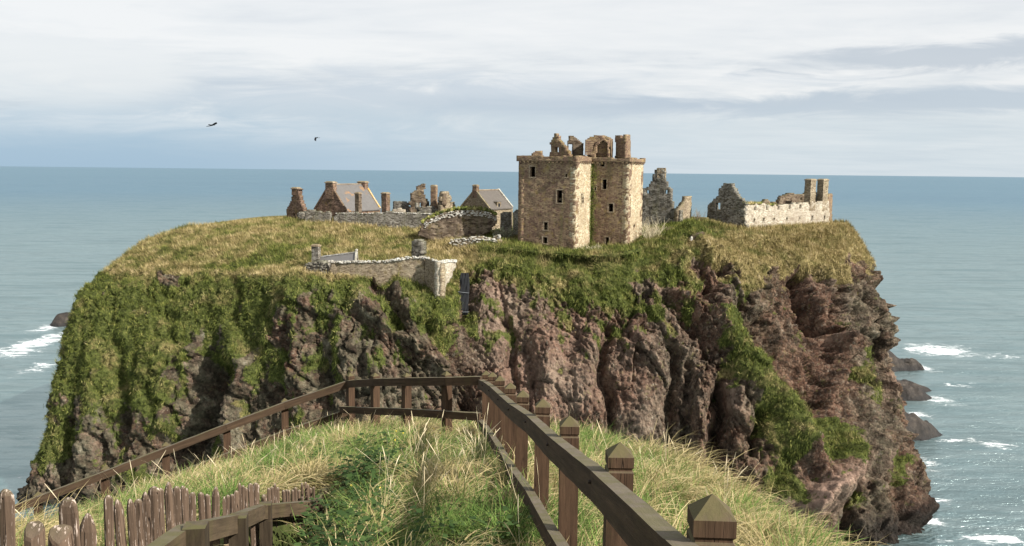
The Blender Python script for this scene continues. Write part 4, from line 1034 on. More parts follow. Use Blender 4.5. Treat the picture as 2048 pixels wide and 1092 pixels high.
for x0, x1 in ((1657, 1745), (1778, 1856)):
    xm = (x0 + x1) / 2; s_, _z = hit_plane(*z2_(xm, 400), LA, LB); q = on_wall(LA, LB, s_, 50, 0.75)
    zt = P(*z2_(xm, 238), q[1])[2]; zb = P(*z2_(xm, 520), q[1])[2]
    chimney(rr, M_TAN, (q[0], q[1]), (0.98, 0.78), zb, zt, lang, nm_ := True, name='chimney') if False else chimney(rr, M_TAN, (q[0], q[1]), (0.98, 0.78), zb, zt, lang, name='chimney', capw=0.12)
s0_, zz = hit_plane(*z2_(1740, 440), LA, LB); s1_, _ = hit_plane(*z2_(1790, 440), LA, LB)
k = MB(); k.wbox(LA, LB, s0_, s1_, zz - 1, zz + 2.2, 1.5, 2.1); k.build('wall', M_DARKST, rr)
k = MB(); k.wbox(LA, LB, s0_ - 0.1, s1_ + 0.1, zz - 0.2, zz + 0.25, -0.12, 0.5); k.build('wall_cap', M_PALE, rr)
ruin('', 'end_wall', M_KEEP, [(1850, 640), (1850, 385), (1862, 350), (1886, 370), (1884, 640)], 204.6, 212, z2_, root=rr)
ruin('', 'inner_wall', M_DARKST, [(1375, 560), (1385, 430), (1420, 375), (1480, 355), (1530, 352), (1560, 375), (1640, 352), (1660, 340), (1662, 560)], 206, 213, z2_, root=rr, holes=[(1590, 400, 1604, 418)])
ruin('', 'inner_wall', M_DARKST, [(1240, 520), (1242, 450), (1262, 425), (1280, 412), (1305, 430), (1312, 460), (1345, 465), (1352, 440), (1368, 445), (1372, 520)], 194, 199, z2_, root=rr)
def turf_cap(parent, A, B, line, wd_=0.8, h=0.35, name='turf_cap', off=0.4):
    k = MB()
    for (s0, z0), (s1, z1) in zip(line[:-1], line[1:]):
        L = math.hypot(s1 - s0, z1 - z0); nn = max(2, int(L / 0.35))
        for i in range(nn):
            t = (i + R.random()) / nn
            q = on_wall(A, B, s0 + (s1 - s0) * t, z0 + (z1 - z0) * t, off + R.uniform(-wd_ / 2, wd_ / 2)); k.lump(q, (R.uniform(.3, .6), R.uniform(.3, .6), h * R.uniform(.5, 1.2)), R)
            for _ in range(5):
                a = Vector(q) + Vector((R.uniform(-.4, .4), R.uniform(-.3, .3), h * .4)); b = a + Vector((R.uniform(-.3, .3), R.uniform(-.2, .2), R.uniform(.25, .6)))
                vs = [k.bm.verts.new(a - Vector((.07, 0, 0))), k.bm.verts.new(a + Vector((.07, 0, 0))), k.bm.verts.new(b)]; k.bm.faces.new(vs)
    o = k.build(name, M_TUFT, parent); o['kind'] = 'stuff'
    me = o.data; setattrf(me, 'dry', np.full(len(me.vertices), 0.45)); return o
turf_cap(rr, LA, LB, traced([z2_(*p) for p in [(1074, 452), (1150, 452), (1235, 450)]], LA, LB), h=0.3)
turf_cap(rr, LA, LB, traced([z2_(*p) for p in [(1300, 465), (1385, 466)]], LA, LB), h=0.2)

# ------------------------------------------------------------------ ruins on the left of the plateau
z3_ = lambda x, y: (560 + x / 7.314, 340 + y / 7.314)
z4_ = lambda x, y: (760 + x / 6.825, 340 + y / 6.825)
gl, A, B, pl, hs = ruin('small_gable_ruin', 'gable_wall', M_RED, [(95, 760), (95, 575), (115, 540), (150, 470), (185, 375), (185, 275), (285, 275), (285, 400), (310, 460), (338, 545), (345, 600), (345, 760)], 206, 203, z3_, holes=[(190, 640, 212, 668)], ragged=0.12, cs=0.34, cz=0.26,
     label='narrow gable ending in a capped chimney, leftmost of the castle ruins', cat='ruin')
q = P(*z3_(235, 270), 205); chimney(gl, M_RED, (q[0], 205.0), (0.72, 0.72), q[2] - 1.5, q[2] - 0.1, -0.4, name='chimney')
ruin('', 'side_wall', M_GREY, [(255, 760), (262, 620), (345, 612), (352, 760)], 202.6, 202.4, z3_, root=gl)

def slate_house(nm, label, gx0, gx1, D1, zE, zR, L, Wd, ang, wall_m, roof_m, foot=5.0, rows=10, cols_=20, skew=True, skew_m=None, wallroot=None):
    """gabled house: g1 is the near eaves corner; gable runs back-left from it, ridge runs back-right"""
    root = empty(nm, (P(gx1, 400, D1)[0], D1, zE - 2), label, 'house')
    g1 = np.array(g2(gx1, D1)); t = np.array([math.cos(ang), -math.sin(ang)]); n = np.array([math.sin(ang), math.cos(ang)])
    g0 = g1 - t * Wd; mid = (g0 + g1) / 2
    masonry('gable_wall', wall_m, root, g0, g1, [(0, zE - foot), (Wd, zE - foot), (Wd, zE), (Wd / 2, zR), (0, zE)], (), 0.7, 0.34, 0.26, 0.07, 0.05)
    masonry('gable_wall', wall_m, root, g0 + n * L, g1 + n * L, [(0, zE - foot), (Wd, zE - foot), (Wd, zE), (Wd / 2, zR), (0, zE)], (), 0.7, 0.5, 0.4, 0.05, 0.02)
    masonry('front_wall', wall_m, root, g1, g1 + n * L, [(0, zE - foot), (L, zE - foot), (L, zE - 0.1), (0, zE - 0.1)], (), 0.7, 0.4, 0.3, 0.06, 0.0)
    # slates laid in courses, joined: each is about a pixel
    for side, e, s_g in ((0, g1, 1), (1, g0, -1)):
        k = MB(); sl = math.hypot(Wd / 2 + 0.3, zR - zE)
        outw = t * s_g
        k.box8([(*(e + outw * 0.25 + n * 0.5), zE - 0.35), (*(e + outw * 0.25 + n * (L + 0.2)), zE - 0.35), (*(mid + n * (L + 0.2)), zR - 0.18), (*(mid + n * 0.5), zR - 0.18),
                (*(e + outw * 0.25 + n * 0.5), zE - 0.2), (*(e + outw * 0.25 + n * (L + 0.2)), zE - 0.2), (*(mid + n * (L + 0.2)), zR - 0.02), (*(mid + n * 0.5), zR - 0.02)])
        rf = k.build('roof', roof_m, root)
        k = MB()
        lo = np.array([*(e + outw * 0.28), zE - 0.2]); hi = np.array([*mid, zR + 0.0]); nn3 = np.array([*n, 0])
        nr = max(6, int(sl / 0.34)); up_ = (hi - lo) / np.linalg.norm(hi - lo); nrm = np.cross(nn3, up_); nrm = nrm if nrm[2] > 0 else -nrm
        for r_ in range(nr):
            nc = int((L - 0.2) / 0.42)
            for c_ in range(nc):
                a0 = 0.5 + (L - 0.5) * c_ / nc + (0.2 if r_ % 2 else 0) ; a1 = a0 + (L - 0.5) / nc - 0.02
                p0 = lo + (hi - lo) * (r_ / nr); p1 = lo + (hi - lo) * ((r_ + 1.15) / nr)
                z_ = R.uniform(0.03, 0.06)
                vs = [p0 + nn3 * a0 + nrm * (z_ + 0.03), p0 + nn3 * a1 + nrm * (z_ + 0.03), p1 + nn3 * a1 + nrm * z_ * 0.5, p1 + nn3 * a0 + nrm * z_ * 0.5]
                k.bm.faces.new([k.bm.verts.new(tuple(x)) for x in vs])
        sq = k.build('slates', roof_m, None); sub(sq, rf); sq['kind'] = 'stuff'
    if skew:
        for off in (0.15, L + 0.25):
            for s_g, e in ((1, g1), (-1, g0)):
                k = MB(); a = np.array([*(e + n * off + t * s_g * 0.2), zE + 0.05]); b = np.array([*(mid + n * off), zR + 0.2])
                k.bar(a, b, 0.5, 0.32, seg=8, rng=R); k.build('skew_stones', skew_m if (skew_m and off > 1) else M_WHITE if nm == 'cottage' or off > 1 else wall_m, root)
        k = MB(); k.bar((*(mid + n * 0.2), zR + 0.1), (*(mid + n * L), zR + 0.1), 0.3, 0.2); k.build('ridge', M_DRESS, root)
    return root, g0, g1, mid, t, n
m_or, g_, b_or = mat('orange_lichened_stone'); g_.put(b_or.inputs['Base Color'], g_.mix(g_.sstep(g_.noise(g_.node('ShaderNodeNewGeometry').outputs['Position'], 1.4, 5, .7), .4, .6), (0.50, 0.27, 0.045), (0.40, 0.34, 0.25))); b_or.inputs['Roughness'].default_value = 0.9
zE = P(690, 421, 203)[2]; zR = P(668, 369, 207)[2]
hb, g0, g1, mid, t_, n_ = slate_house('slate_roofed_house', 'stone house with grey slate roof stained orange and chimneys at both ends', 623, 690, 203, zE, zR, 13.0, 8.6, 0.47, M_RED, M_SLATE, skew_m=m_or)
an = -0.47
chimney(hb, M_RED, tuple(mid + n_ * 0.5), (1.05, 0.7), zR - 3.2, zR + 0.35, an, name='chimney')
chimney(hb, M_RED, tuple(mid + n_ * 12.6), (1.05, 0.7), zR - 3.2, zR + 0.35, an, name='chimney')
for i, (x0, x1, yt, lab, mm) in enumerate([(1098, 1190, 335, 'freestanding square chimney in front of the slate roofed house', M_DARKST), (1485, 1605, 335, 'freestanding square chimney right of the slate roofed house', M_RED)]):
    pc = P(*z3_((x0 + x1) / 2, yt), 200.5); rt = empty('chimney_stack', (pc[0], 200.5, 47), lab, 'chimney', 'freestanding chimneys of the ruins')
    chimney(rt, mm, (pc[0], 200.5), ((x1 - x0) / 7.314 / 1800 * 200.5 * 0.38,) * 2, 45, pc[2] - 0.25, -0.5, name='stack', capw=0.1)
ruin('low_front_wall', 'wall', M_GREY, [(350, 790), (352, 590), (430, 580), (600, 590), (605, 612), (740, 618), (742, 790)], 200, 199.3, z3_, label='low grey wall stump at the crest below the slate roofed house', cat='wall', cs=0.36, ragged=0.25)
lw, A, B, pl, hs = ruin('long_low_wall', 'wall', M_GREY, [(760, 790), (780, 690), (820, 632), (1000, 622), (1150, 618), (1195, 632), (1530, 625), (1545, 600), (1600, 600), (1660, 618), (1850, 640), (2048, 632), (2300, 640), (2320, 800)], 199, 196, z3_, label='long low grey rubble wall along the crest in front of the left ruins', cat='wall', cs=0.36, ragged=0.25)
coping(lw, M_WHITE, A, B, traced([z3_(*p) for p in [(800, 640), (1140, 628)]], A, B), 0.2)
coping(lw, M_WHITE, A, B, traced([z3_(*p) for p in [(1200, 640), (1530, 632)]], A, B), 0.2); coping(lw, M_WHITE, A, B, traced([z3_(*p) for p in [(1640, 625), (2300, 650)]], A, B), 0.24)
ruin('ragged_ruin', 'wall', M_GREY, [(150, 620), (165, 520), (185, 440), (235, 408), (300, 430), (400, 428), (412, 620)], 204, 204, z4_, label='low broad ruined wall left of the tallest ragged fragment', cat='ruin', jit=0.15)
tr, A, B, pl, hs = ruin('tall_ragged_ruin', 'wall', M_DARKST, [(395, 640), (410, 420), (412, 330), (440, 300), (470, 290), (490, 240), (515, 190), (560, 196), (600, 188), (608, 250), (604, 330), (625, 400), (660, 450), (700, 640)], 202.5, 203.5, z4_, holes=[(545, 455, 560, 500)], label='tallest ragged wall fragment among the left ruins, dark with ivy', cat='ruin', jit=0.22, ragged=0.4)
for pt_ in [(480, 430, 520, 560)]:
    ruin('', 'wall_stub', M_GREY, [(480, 620), (485, 440), (512, 430), (518, 620)], 200.5, 200.3, z4_, root=tr)
pc = P(*z4_(738, 215), 203); rt = empty('chimney_stack', (pc[0], 203, 47), 'tapering square chimney between the tallest ragged ruin and the pale broken gable', 'chimney', 'freestanding chimneys of the ruins')
chimney(rt, M_KEEP, (pc[0], 203.0), (0.62, 0.6), 45, pc[2] - 0.2, -0.3, name='stack', capw=0.02)
ruin('', 'flanking_wall', M_DARKST, [(680, 620), (690, 430), (780, 370), (800, 400), (800, 620)], 203.8, 203.8, z4_, root=rt)
bg, A, B, pl, hs = ruin('broken_gable', 'gable_wall', M_TAN, [(845, 660), (845, 320), (870, 292), (935, 290), (955, 330), (975, 385), (1000, 430), (1025, 475), (1028, 660)], 198, 203, z4_, holes=[(965, 422, 985, 490)], label='pale broken gable with one slit and ivy edge, left of the dormered house', cat='ruin')
ruin('', 'ivy_edge', M_DARKST, [(760, 660), (775, 500), (820, 400), (838, 320), (848, 300), (850, 660)], 201.5, 198.1, z4_, root=bg, jit=0.2)
ruin('pale_low_ruin', 'wall', M_PALE, [(165, 640), (185, 530), (250, 520), (340, 532), (345, 640)], 201, 201, z4_, label='short pale wall behind the long low grey wall', cat='ruin')
ruin('turf_topped_wall', 'wall', M_GREY, [(510, 650), (515, 530), (620, 500), (700, 495), (780, 520), (790, 650)], 199.5, 199.5, z4_, label='turf topped rubble bank between the long low wall and the ragged ruins', cat='ruin', jit=0.2)
zE = P(977, 417, 197)[2]; zR = P(966, 381, 200)[2]
hh, g0, g1, mid, t_, n_ = slate_house('dormered_house', 'small stone house with brownish slate roof and dormer, left of the tower house', 919, 977, 197, zE, zR, 9.5, 7.3, 0.55, M_TAN, M_SLATE2)
chimney(hh, M_RED, tuple(mid + n_ * 0.4), (0.55, 0.5), zR - 1.6, zR + 0.9, -0.55, name='chimney', capw=0.06)
dq = g1 + n_ * 4.6 - t_ * 0.7
k = MB(); k.box((dq[0], dq[1], zE + 0.6), (0.55, 0.8, 0.8), -0.55); dm = k.build('dormer', M_TAN, hh)
k = MB(); c2_ = dq + t_ * 0.55; k.box((c2_[0] , c2_[1] - 0.0, zE + 0.55), (0.05, 0.4, 0.45), -0.55 ); sub(k.build('dormer_window', M_NET, None), dm)
k = MB(); k.box((dq[0], dq[1], zE + 1.5), (0.7, 0.9, 0.12), -0.55, 0.3); sub(k.build('dormer_roof', M_SLATE2, None), dm)
ruin('low_grey_wall_by_house', 'wall', M_GREY, [(1642, 720), (1645, 585), (1700, 572), (1765, 580), (1770, 720)], 195, 194, z4_, label='low turf capped wall between the dormered house and the tower house', cat='wall')
ruin('dark_wall_by_tower', 'wall', M_GREY, [(1815, 960), (1820, 600), (1850, 570), (1900, 545), (1900, 960)], 186, 184, z4_, label='dark rubble wall end standing against the left edge of the tower house', cat='wall')

# bulging revetment under turf
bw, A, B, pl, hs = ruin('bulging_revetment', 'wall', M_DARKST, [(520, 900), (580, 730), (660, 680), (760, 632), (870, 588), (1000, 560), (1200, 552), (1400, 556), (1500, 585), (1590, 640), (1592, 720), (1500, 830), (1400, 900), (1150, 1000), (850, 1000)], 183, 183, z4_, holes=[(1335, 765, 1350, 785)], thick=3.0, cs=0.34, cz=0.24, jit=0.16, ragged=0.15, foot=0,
     label='broad bulging rubble revetment edged with white stones under a turf cap', cat='wall')
coping(bw, M_WHITE, A, B, traced([z4_(*p) for p in [(595, 735), (680, 690), (770, 642), (880, 598), (1000, 572), (1200, 565), (1390, 568), (1490, 595), (1580, 640)]], A, B), 0.26, rows=3, fall=0.3)
turf_cap(bw, A, B, traced([z4_(*p) for p in [(570, 715), (660, 660), (760, 612), (870, 568), (1000, 540), (1200, 528), (1400, 535), (1510, 570), (1590, 620)]], A, B), 2.6, 0.5, off=1.5)
# white topped low wall
ww, A, B, pl, hs = ruin('white_topped_wall', 'wall', M_TAN, [(930, 1060), (960, 962), (1100, 945), (1230, 925), (1370, 912), (1440, 925), (1500, 942), (1560, 920), (1640, 892), (1660, 990), (1300, 1100)], 177, 175, z4_, label='low curved wall topped with bright white stones, below the bulging revetment', cat='wall', foot=2.5)
coping(ww, M_WHITE, A, B, traced([z4_(*p) for p in [(960, 962), (1100, 945), (1230, 925), (1370, 912), (1440, 925), (1500, 942), (1560, 920), (1640, 892)]], A, B), 0.3, rows=3, fall=0.35)

# ------------------------------------------------------------------ gatehouse wall on the spur
z5_ = lambda x, y: (560 + x / 4.654, 470 + y / 4.654)
gh, A, B, pl, hs = ruin('gatehouse_wall', 'long_wall', M_TAN, [(440, 420), (480, 258), (560, 256), (720, 250), (900, 252), (1010, 246), (1080, 232), (1150, 222), (1215, 210), (1345, 216), (1355, 700), (1200, 700)], 156.5, 154, z5_, cs=0.32, cz=0.24, jit=0.06, ragged=0.1, foot=4,
     label='long sunlit rubble curtain wall with angular tower end above the gully', cat='wall')
coping(gh, M_WHITE, A, B, traced([z5_(*p) for p in [(440, 244), (560, 250), (720, 245), (900, 246), (1010, 240), (1080, 226), (1150, 214), (1215, 203), (1345, 210)]], A, B), 0.27, rows=2, fall=0.16)
_, A, B, pl, hs = ruin('', 'shaded_tower_wall', M_TAN, [(1345, 700), (1345, 218), (1400, 228), (1440, 248), (1492, 262), (1492, 740)], 154, 150, z5_, root=gh, cs=0.32, cz=0.24, ragged=0.05)
coping(gh, M_WHITE, A, B, traced([z5_(*p) for p in [(1345, 212), (1400, 226), (1440, 245), (1492, 258)]], A, B), 0.25, rows=1)
_, A, B, pl, hs = ruin('', 'sunlit_tower_wall', M_PALE, [(1492, 700), (1492, 256), (1560, 240), (1640, 245), (1640, 290), (1632, 310), (1612, 345), (1606, 385), (1580, 420), (1545, 470), (1540, 520), (1520, 560), (1500, 700)], 150.0, 158, z5_, root=gh, foot=0, ragged=0.12)  # paler than the shaded return: sunlit side brightened by its stone colour
coping(gh, M_WHITE, A, B, traced([z5_(*p) for p in [(1492, 252), (1560, 236), (1640, 240)]], A, B), 0.28, rows=2, fall=0.2)
# cottage behind the curtain wall: only its roof and chimney rise over it
zR = P(*z5_(540, 192), 160)[2]; zE2 = zR - 2.6
ct = empty('cottage', tuple(P(680, 520, 161)), 'small cottage roof of pale slates with white verge, behind the curtain wall', 'house')
ra = P(*z5_(345, 216), 162.5); rb = P(*z5_(712, 168), 159.5); ed = np.array([0.35, -3.2, -2.3])
k = MB(); k.box8([ra + ed, rb + ed, rb, ra, ra + ed + [0, 0, .14], rb + ed + [0, 0, .14], rb + [0, 0, .14], ra + [0, 0, .14]]); rf = k.build('roof', M_SLATE, ct)
k = MB(); bd = np.array([-0.35, 3.2, -2.3]); k.box8([ra + bd, rb + bd, rb + [0, .02, 0], ra + [0, .02, 0], ra + bd + [0, 0, .14], rb + bd + [0, 0, .14], rb + [0, .02, .14], ra + [0, .02, .14]]); k.build('roof', M_SLATE, ct)
k = MB(); k.bar(ra + [0, 0, .2], rb + [0, 0, .2], 0.35, 0.22); k.build('ridge', M_WHITE, ct)
k = MB(); k.bar(rb + ed + [0, 0, .15], rb + [0, 0, .25], 0.4, 0.3, seg=6, rng=R); k.bar(rb + bd + [0, 0, .15], rb + [0, .03, .25], 0.4, 0.3); k.lump(rb + [0, 0, .5], (.3, .3, .35), R); k.build('skew_stones', M_WHITE, ct)
for e_ in (ra, rb):
    k = MB(); v_ = [k.bm.verts.new(tuple(x)) for x in (e_ + ed * 0.93, e_ - [0, 0, .05], e_ + bd * 0.93, e_ + bd * 0.93 - [0, 0, 4], e_ + ed * 0.93 - [0, 0, 4])]; k.bm.faces.new(v_)
    r_ = bmesh.ops.extrude_face_region(k.bm, geom=k.bm.faces[:]); bmesh.ops.translate(k.bm, verts=[x for x in r_['geom'] if isinstance(x, bmesh.types.BMVert)], vec=Vector(tuple((ra - rb) / np.linalg.norm(ra - rb) * (0.5 if e_ is rb else -0.5)))); k.build('gable_wall', M_TAN, ct)
for sg in (ed, bd):
    k = MB(); k.box8([ra + sg * .92 - [0, 0, 4], rb + sg * .92 - [0, 0, 4], rb + sg * .86 - [0, 0, 4], ra + sg * .86 - [0, 0, 4], ra + sg * .92, rb + sg * .92, rb + sg * .86, ra + sg * .86]); k.build('side_wall', M_TAN, ct)
q = P(*z5_(332, 110), 161.5); chimney(ct, M_GREY, (q[0], 161.8), (0.66, 0.5), q[2] - 3.6, q[2] + 0.05, -0.25, name='chimney', capw=0.1)
rbk = empty('rubble_heap', tuple(P(*z5_(330, 325), 158)), 'lichened rubble heap at the foot of the cottage chimney', 'rubble')
A = g2(z5_(210, 0)[0], 158); B = g2(z5_(445, 0)[0], 156.8)
masonry('rubble', M_GREY, rbk, A, B, traced([z5_(*p) for p in [(205, 400), (225, 300), (260, 262), (330, 245), (385, 245), (430, 275), (450, 400)]], A, B), (), 2.2, 0.36, 0.28, 0.2, 0.25)
coping(rbk, M_GREY, A, B, traced([z5_(*p) for p in [(215, 305), (260, 268), (330, 250), (385, 252), (440, 290)]], A, B), 0.3, rows=4, fall=0.3)
pr, A, B, pl, hs = ruin('masonry_pier', 'pier', M_GREY, [(1225, 230), (1228, 60), (1260, 42), (1300, 46), (1322, 70), (1318, 230)], 166, 165, z5_, thick=1.6, label='grey square rubble pier in the grass behind the curtain wall', cat='ruin', foot=1.5)
# dark sheet for the mesh covered cleft, its shade put into the colour
nt = empty('mesh_cleft_infill', tuple(P(932, 600, 155)), 'dark infill for the shaded mesh covered cleft beside the pale tower wall', 'net')
def sheet(pts_rows, nx_=10):
    v = []; q = []; ny_ = len(pts_rows)
    for (xl, xr, y, D) in pts_rows:
        for i in range(nx_ + 1):
            p = P(xl + (xr - xl) * i / nx_, y, D + math.sin(i * 1.9 + y * .2) * 0.25); v.append(p)
    for r_ in range(ny_ - 1):
        for i in range(nx_): a = r_ * (nx_ + 1) + i; q.append((a, a + 1, a + nx_ + 2, a + nx_ + 1))
    return v, q
v, q = sheet([(922, 937, 546, 158.6), (919, 939, 560, 158.2), (921, 939, 575, 157.6), (917, 938, 590, 157.0), (914, 937, 605, 156.5), (917, 937, 618, 156.0), (924, 935, 630, 155.6)])
o = link('cleft_shade_panel', npmesh('cleft_shade_panel', v, q), M_NET, smooth=False); under(o, nt); md = o.modifiers.new('thick', 'SOLIDIFY'); md.thickness = 0.12
for y0, y1, D in ((583, 586, 156.8), (622, 624, 155.4)):
    k = MB(); k.tube([P(914, y0, D), P(926, y0 + 2, D - .1), P(938, y1, D)], 0.05, 0.05, 5); k.build('cable', M_STEEL, nt)

# ------------------------------------------------------------------ the near ridge of turf
RIDGE = [(2.1, -6), (2.15, 5), (2.15, 9), (1.75, 12), (0.9, 14.0), (-0.4, 14.1), (-2.9, 16.3), (-4.0, 15.3), (-5.7, 12.6), (-5.6, 9), (-5.0, 5), (-5.0, -6)]
PICK = [(15, 985, 3.35), (70, 1020, 3.1), (125, 1012, 3.25), (175, 1030, 3.7), (222, 992, 4.25), (262, 998, 4.6), (300, 985, 4.9), (345, 972, 5.3), (400, 982, 5.85), (450, 980, 6.5), (500, 972, 7.1), (550, 978, 7.8), (600, 972, 8.3), (632, 975, 8.7)]
_pk = np.array([[P(x, 1000, D)[0], D] for x, y, D in PICK])
def seg_dist(X, Y, pts, closed=True):
    best = np.full(X.shape, 1e9); n = len(pts)
    for i in range(n if closed else n - 1):
        ax, ay = pts[i]; bx, by = pts[(i + 1) % n]
        t = np.clip(((X - ax) * (bx - ax) + (Y - ay) * (by - ay)) / ((bx - ax) ** 2 + (by - ay) ** 2), 0, 1)
        best = np.minimum(best, np.hypot(X - ax - t * (bx - ax), Y - ay - t * (by - ay)))
    return best
def ridge_z(X, Y):
    X = np.asarray(X, float); Y = np.asarray(Y, float)
    z = CAMZ - (1.56 + 0.193 * Y)
    z = z - 0.27 * np.maximum(0, -X - 2.2) * sst(Y, 5, 9)
    d = seg_dist(X, Y, RIDGE); d = np.where(inside(RIDGE, X, Y), 0, d)
    left = sst(-X, 2.2, 4.2)
    steep_ = 1.9 * (1 - left) + 1.15 * left
    z = z - np.minimum(d, 0.6) * 0.7 - np.maximum(d - 0.6, 0) * steep_
    # stair trench on the near side of the pickets
    tr_ = [(p[0], p[1]) for p in _pk] + [(-1.72, 8.5), (-0.62, 3.0), (-0.5, -6), (-3.2, -6)]
    ins_ = inside(tr_, X, Y); dt = seg_dist(X, Y, tr_); dt = np.where(ins_, dt, -dt)
    z = z - 1.05 * sst(dt, -0.12, 0.38)
    z = z + 0.30 * (fbm(X * 0.9, Y * 0.9, X * 0, 3, 301) - 0.5) + 0.10 * (fbm(X * 3, Y * 3, X * 0, 2, 302) - 0.5)
    return z
def build_ridge():
    xs = np.concatenate([np.linspace(-32, -7.2, 50), np.linspace(-7, 3.4, 200), np.linspace(3.6, 20, 40)])
    ys = np.concatenate([np.linspace(-6, 1, 12), np.linspace(1.2, 17.5, 260), np.linspace(17.7, 36, 46)])
    X, Y = np.meshgrid(xs, ys, indexing='ij'); Z = ridge_z(X, Y)
    nx, ny = X.shape; i = (np.arange(nx - 1)[:, None] * ny + np.arange(ny - 1)[None]).ravel()
    me = npmesh('ground', np.stack([X, Y, Z], -1).reshape(-1, 3), np.stack([i, i + ny, i + ny + 1, i + 1], -1))
    tag(link('ground', me, M_SOIL, smooth=True), 'grassy ridge top falling to the gully', kind='structure')
build_ridge()

# grass tussocks: a few clumps of curved blades, set out by geometry nodes
def blade_clump(name, m, n, rad, len_, lean, droop, width, seg=5, comb=0.0, seed=1, head=0.0):
    r = np.random.default_rng(seed); V = []; Q = []; T = []
    vi = 0
    for b in range(n):
        a = r.uniform(0, 6.283); rr = rad * math.sqrt(r.random()); base = np.array([rr * math.cos(a), rr * math.sin(a), -0.05])
        az = a + r.normal(0, 0.9); dirn = np.array([math.cos(az) + comb, math.sin(az) - comb * 0.35, 0.0]); dirn /= np.linalg.norm(dirn)
        L = len_ * r.uniform(0.55, 1.15); th = abs(r.normal(lean, 0.25)); dr_ = droop * r.uniform(0.5, 1.3); w_ = width * r.uniform(0.7, 1.3)
        sdv = np.array([-dirn[1], dirn[0], 0]) * math.cos(0.6) + np.array([0, 0, r.normal(0, .4)]); sdv /= np.linalg.norm(sdv)
        p = base.copy(); step = L / seg
        for k in range(seg + 1):
            t = k / seg; ww_ = w_ * (1 - t ** 1.6) * 0.5 + 0.0006
            if head and t > 0.78: ww_ = w_ * head * 0.5 * (1.2 - abs(t - 0.88) * 6)
            if k < seg or head:
                V += [p - sdv * ww_, p + sdv * ww_]
                if k: Q.append((vi + 2 * k - 2, vi + 2 * k - 1, vi + 2 * k + 1, vi + 2 * k))
            else:
                V.append(p.copy()); T.append((vi + 2 * k - 2, vi + 2 * k - 1, vi + 2 * k))
            ang = th + dr_ * t
            p = p + step * (dirn * math.sin(ang) + np.array([0, 0, math.cos(ang)])); dirn = dirn + r.normal(0, 0.06, 3) * [1, 1, 0]
        vi = len(V)
    me = npmesh(name, np.array(V), Q or None, T or None); me.materials.append(m)
    return bpy.data.objects.new(name, me)
def leaf_clump(name, m, n, seed):
    r = np.random.default_rng(seed); V = []; Q = []
    for b in range(n):
        a = r.uniform(0, 6.283); h = r.uniform(0.03, 0.34); rr = r.uniform(0.02, 0.24)
        c = np.array([rr * math.cos(a), rr * math.sin(a), h]); d_ = np.array([math.cos(a), math.sin(a), r.uniform(-0.3, 0.5)]) ; d_ /= np.linalg.norm(d_)
        s_2 = np.array([-math.sin(a), math.cos(a), r.uniform(-.3, .3)]); L = r.uniform(0.03, 0.075); w_ = L * 0.42
        i = len(V); V += [c, c + d_ * L * .5 - s_2 * w_, c + d_ * L - np.array([0, 0, .012]), c + d_ * L * .5 + s_2 * w_]; Q.append((i, i + 1, i + 2, i + 3))
    me = npmesh(name, np.array(V), Q); me.materials.append(m); return bpy.data.objects.new(name, me)
def scatter(name, label, protos, pts, rots, scs, which):
    """one stuff object whose instances are placed by geometry nodes"""
    pc_ = bpy.data.collections.new(name + '_sources')
    for i, p in enumerate(protos): p.name = '%s_%02d' % (name, i); pc_.objects.link(p)
    me = bpy.data.meshes.new(name); me.vertices.add(len(pts)); me.vertices.foreach_set('co', np.asarray(pts, np.float32).ravel())
    a = me.attributes.new('rot', 'FLOAT_VECTOR', 'POINT'); a.data.foreach_set('vector', np.asarray(rots, np.float32).ravel())
    setattrf(me, 'sc', scs); a = me.attributes.new('which', 'INT', 'POINT'); a.data.foreach_set('value', np.asarray(which, np.int32))
    o = link(name, me); tag(o, label, 'grass', kind='stuff')
    t = bpy.data.node_groups.new(name, 'GeometryNodeTree')
    t.interface.new_socket('Geometry', in_out='INPUT', socket_type='NodeSocketGeometry'); t.interface.new_socket('Geometry', in_out='OUTPUT', socket_type='NodeSocketGeometry')
    gi = t.nodes.new('NodeGroupInput'); go = t.nodes.new('NodeGroupOutput'); ip = t.nodes.new('GeometryNodeInstanceOnPoints'); ci = t.nodes.new('GeometryNodeCollectionInfo')
    ci.inputs['Collection'].default_value = pc_; ci.inputs['Separate Children'].default_value = True; ci.inputs['Reset Children'].default_value = True
    def na(nm, ty):
        x = t.nodes.new('GeometryNodeInputNamedAttribute'); x.data_type = ty; x.inputs['Name'].default_value = nm
        return [s for s in x.outputs if s.enabled and s.name == 'Attribute'][0]
    ip.inputs['Pick Instance'].default_value = True
    e2r = t.nodes.new('FunctionNodeEulerToRotation'); t.links.new(na('rot', 'FLOAT_VECTOR'), e2r.inputs[0])
    t.links.new(gi.outputs[0], ip.inputs['Points']); t.links.new(ci.outputs[0], ip.inputs['Instance']); t.links.new(na('which', 'INT'), ip.inputs['Instance Index'])
    t.links.new(e2r.outputs[0], ip.inputs['Rotation']); t.links.new(na('sc', 'FLOAT'), ip.inputs['Scale']); t.links.new(ip.outputs[0], go.inputs[0])
    md = o.modifiers.new('scatter', 'NODES'); md.node_group = t
    return o
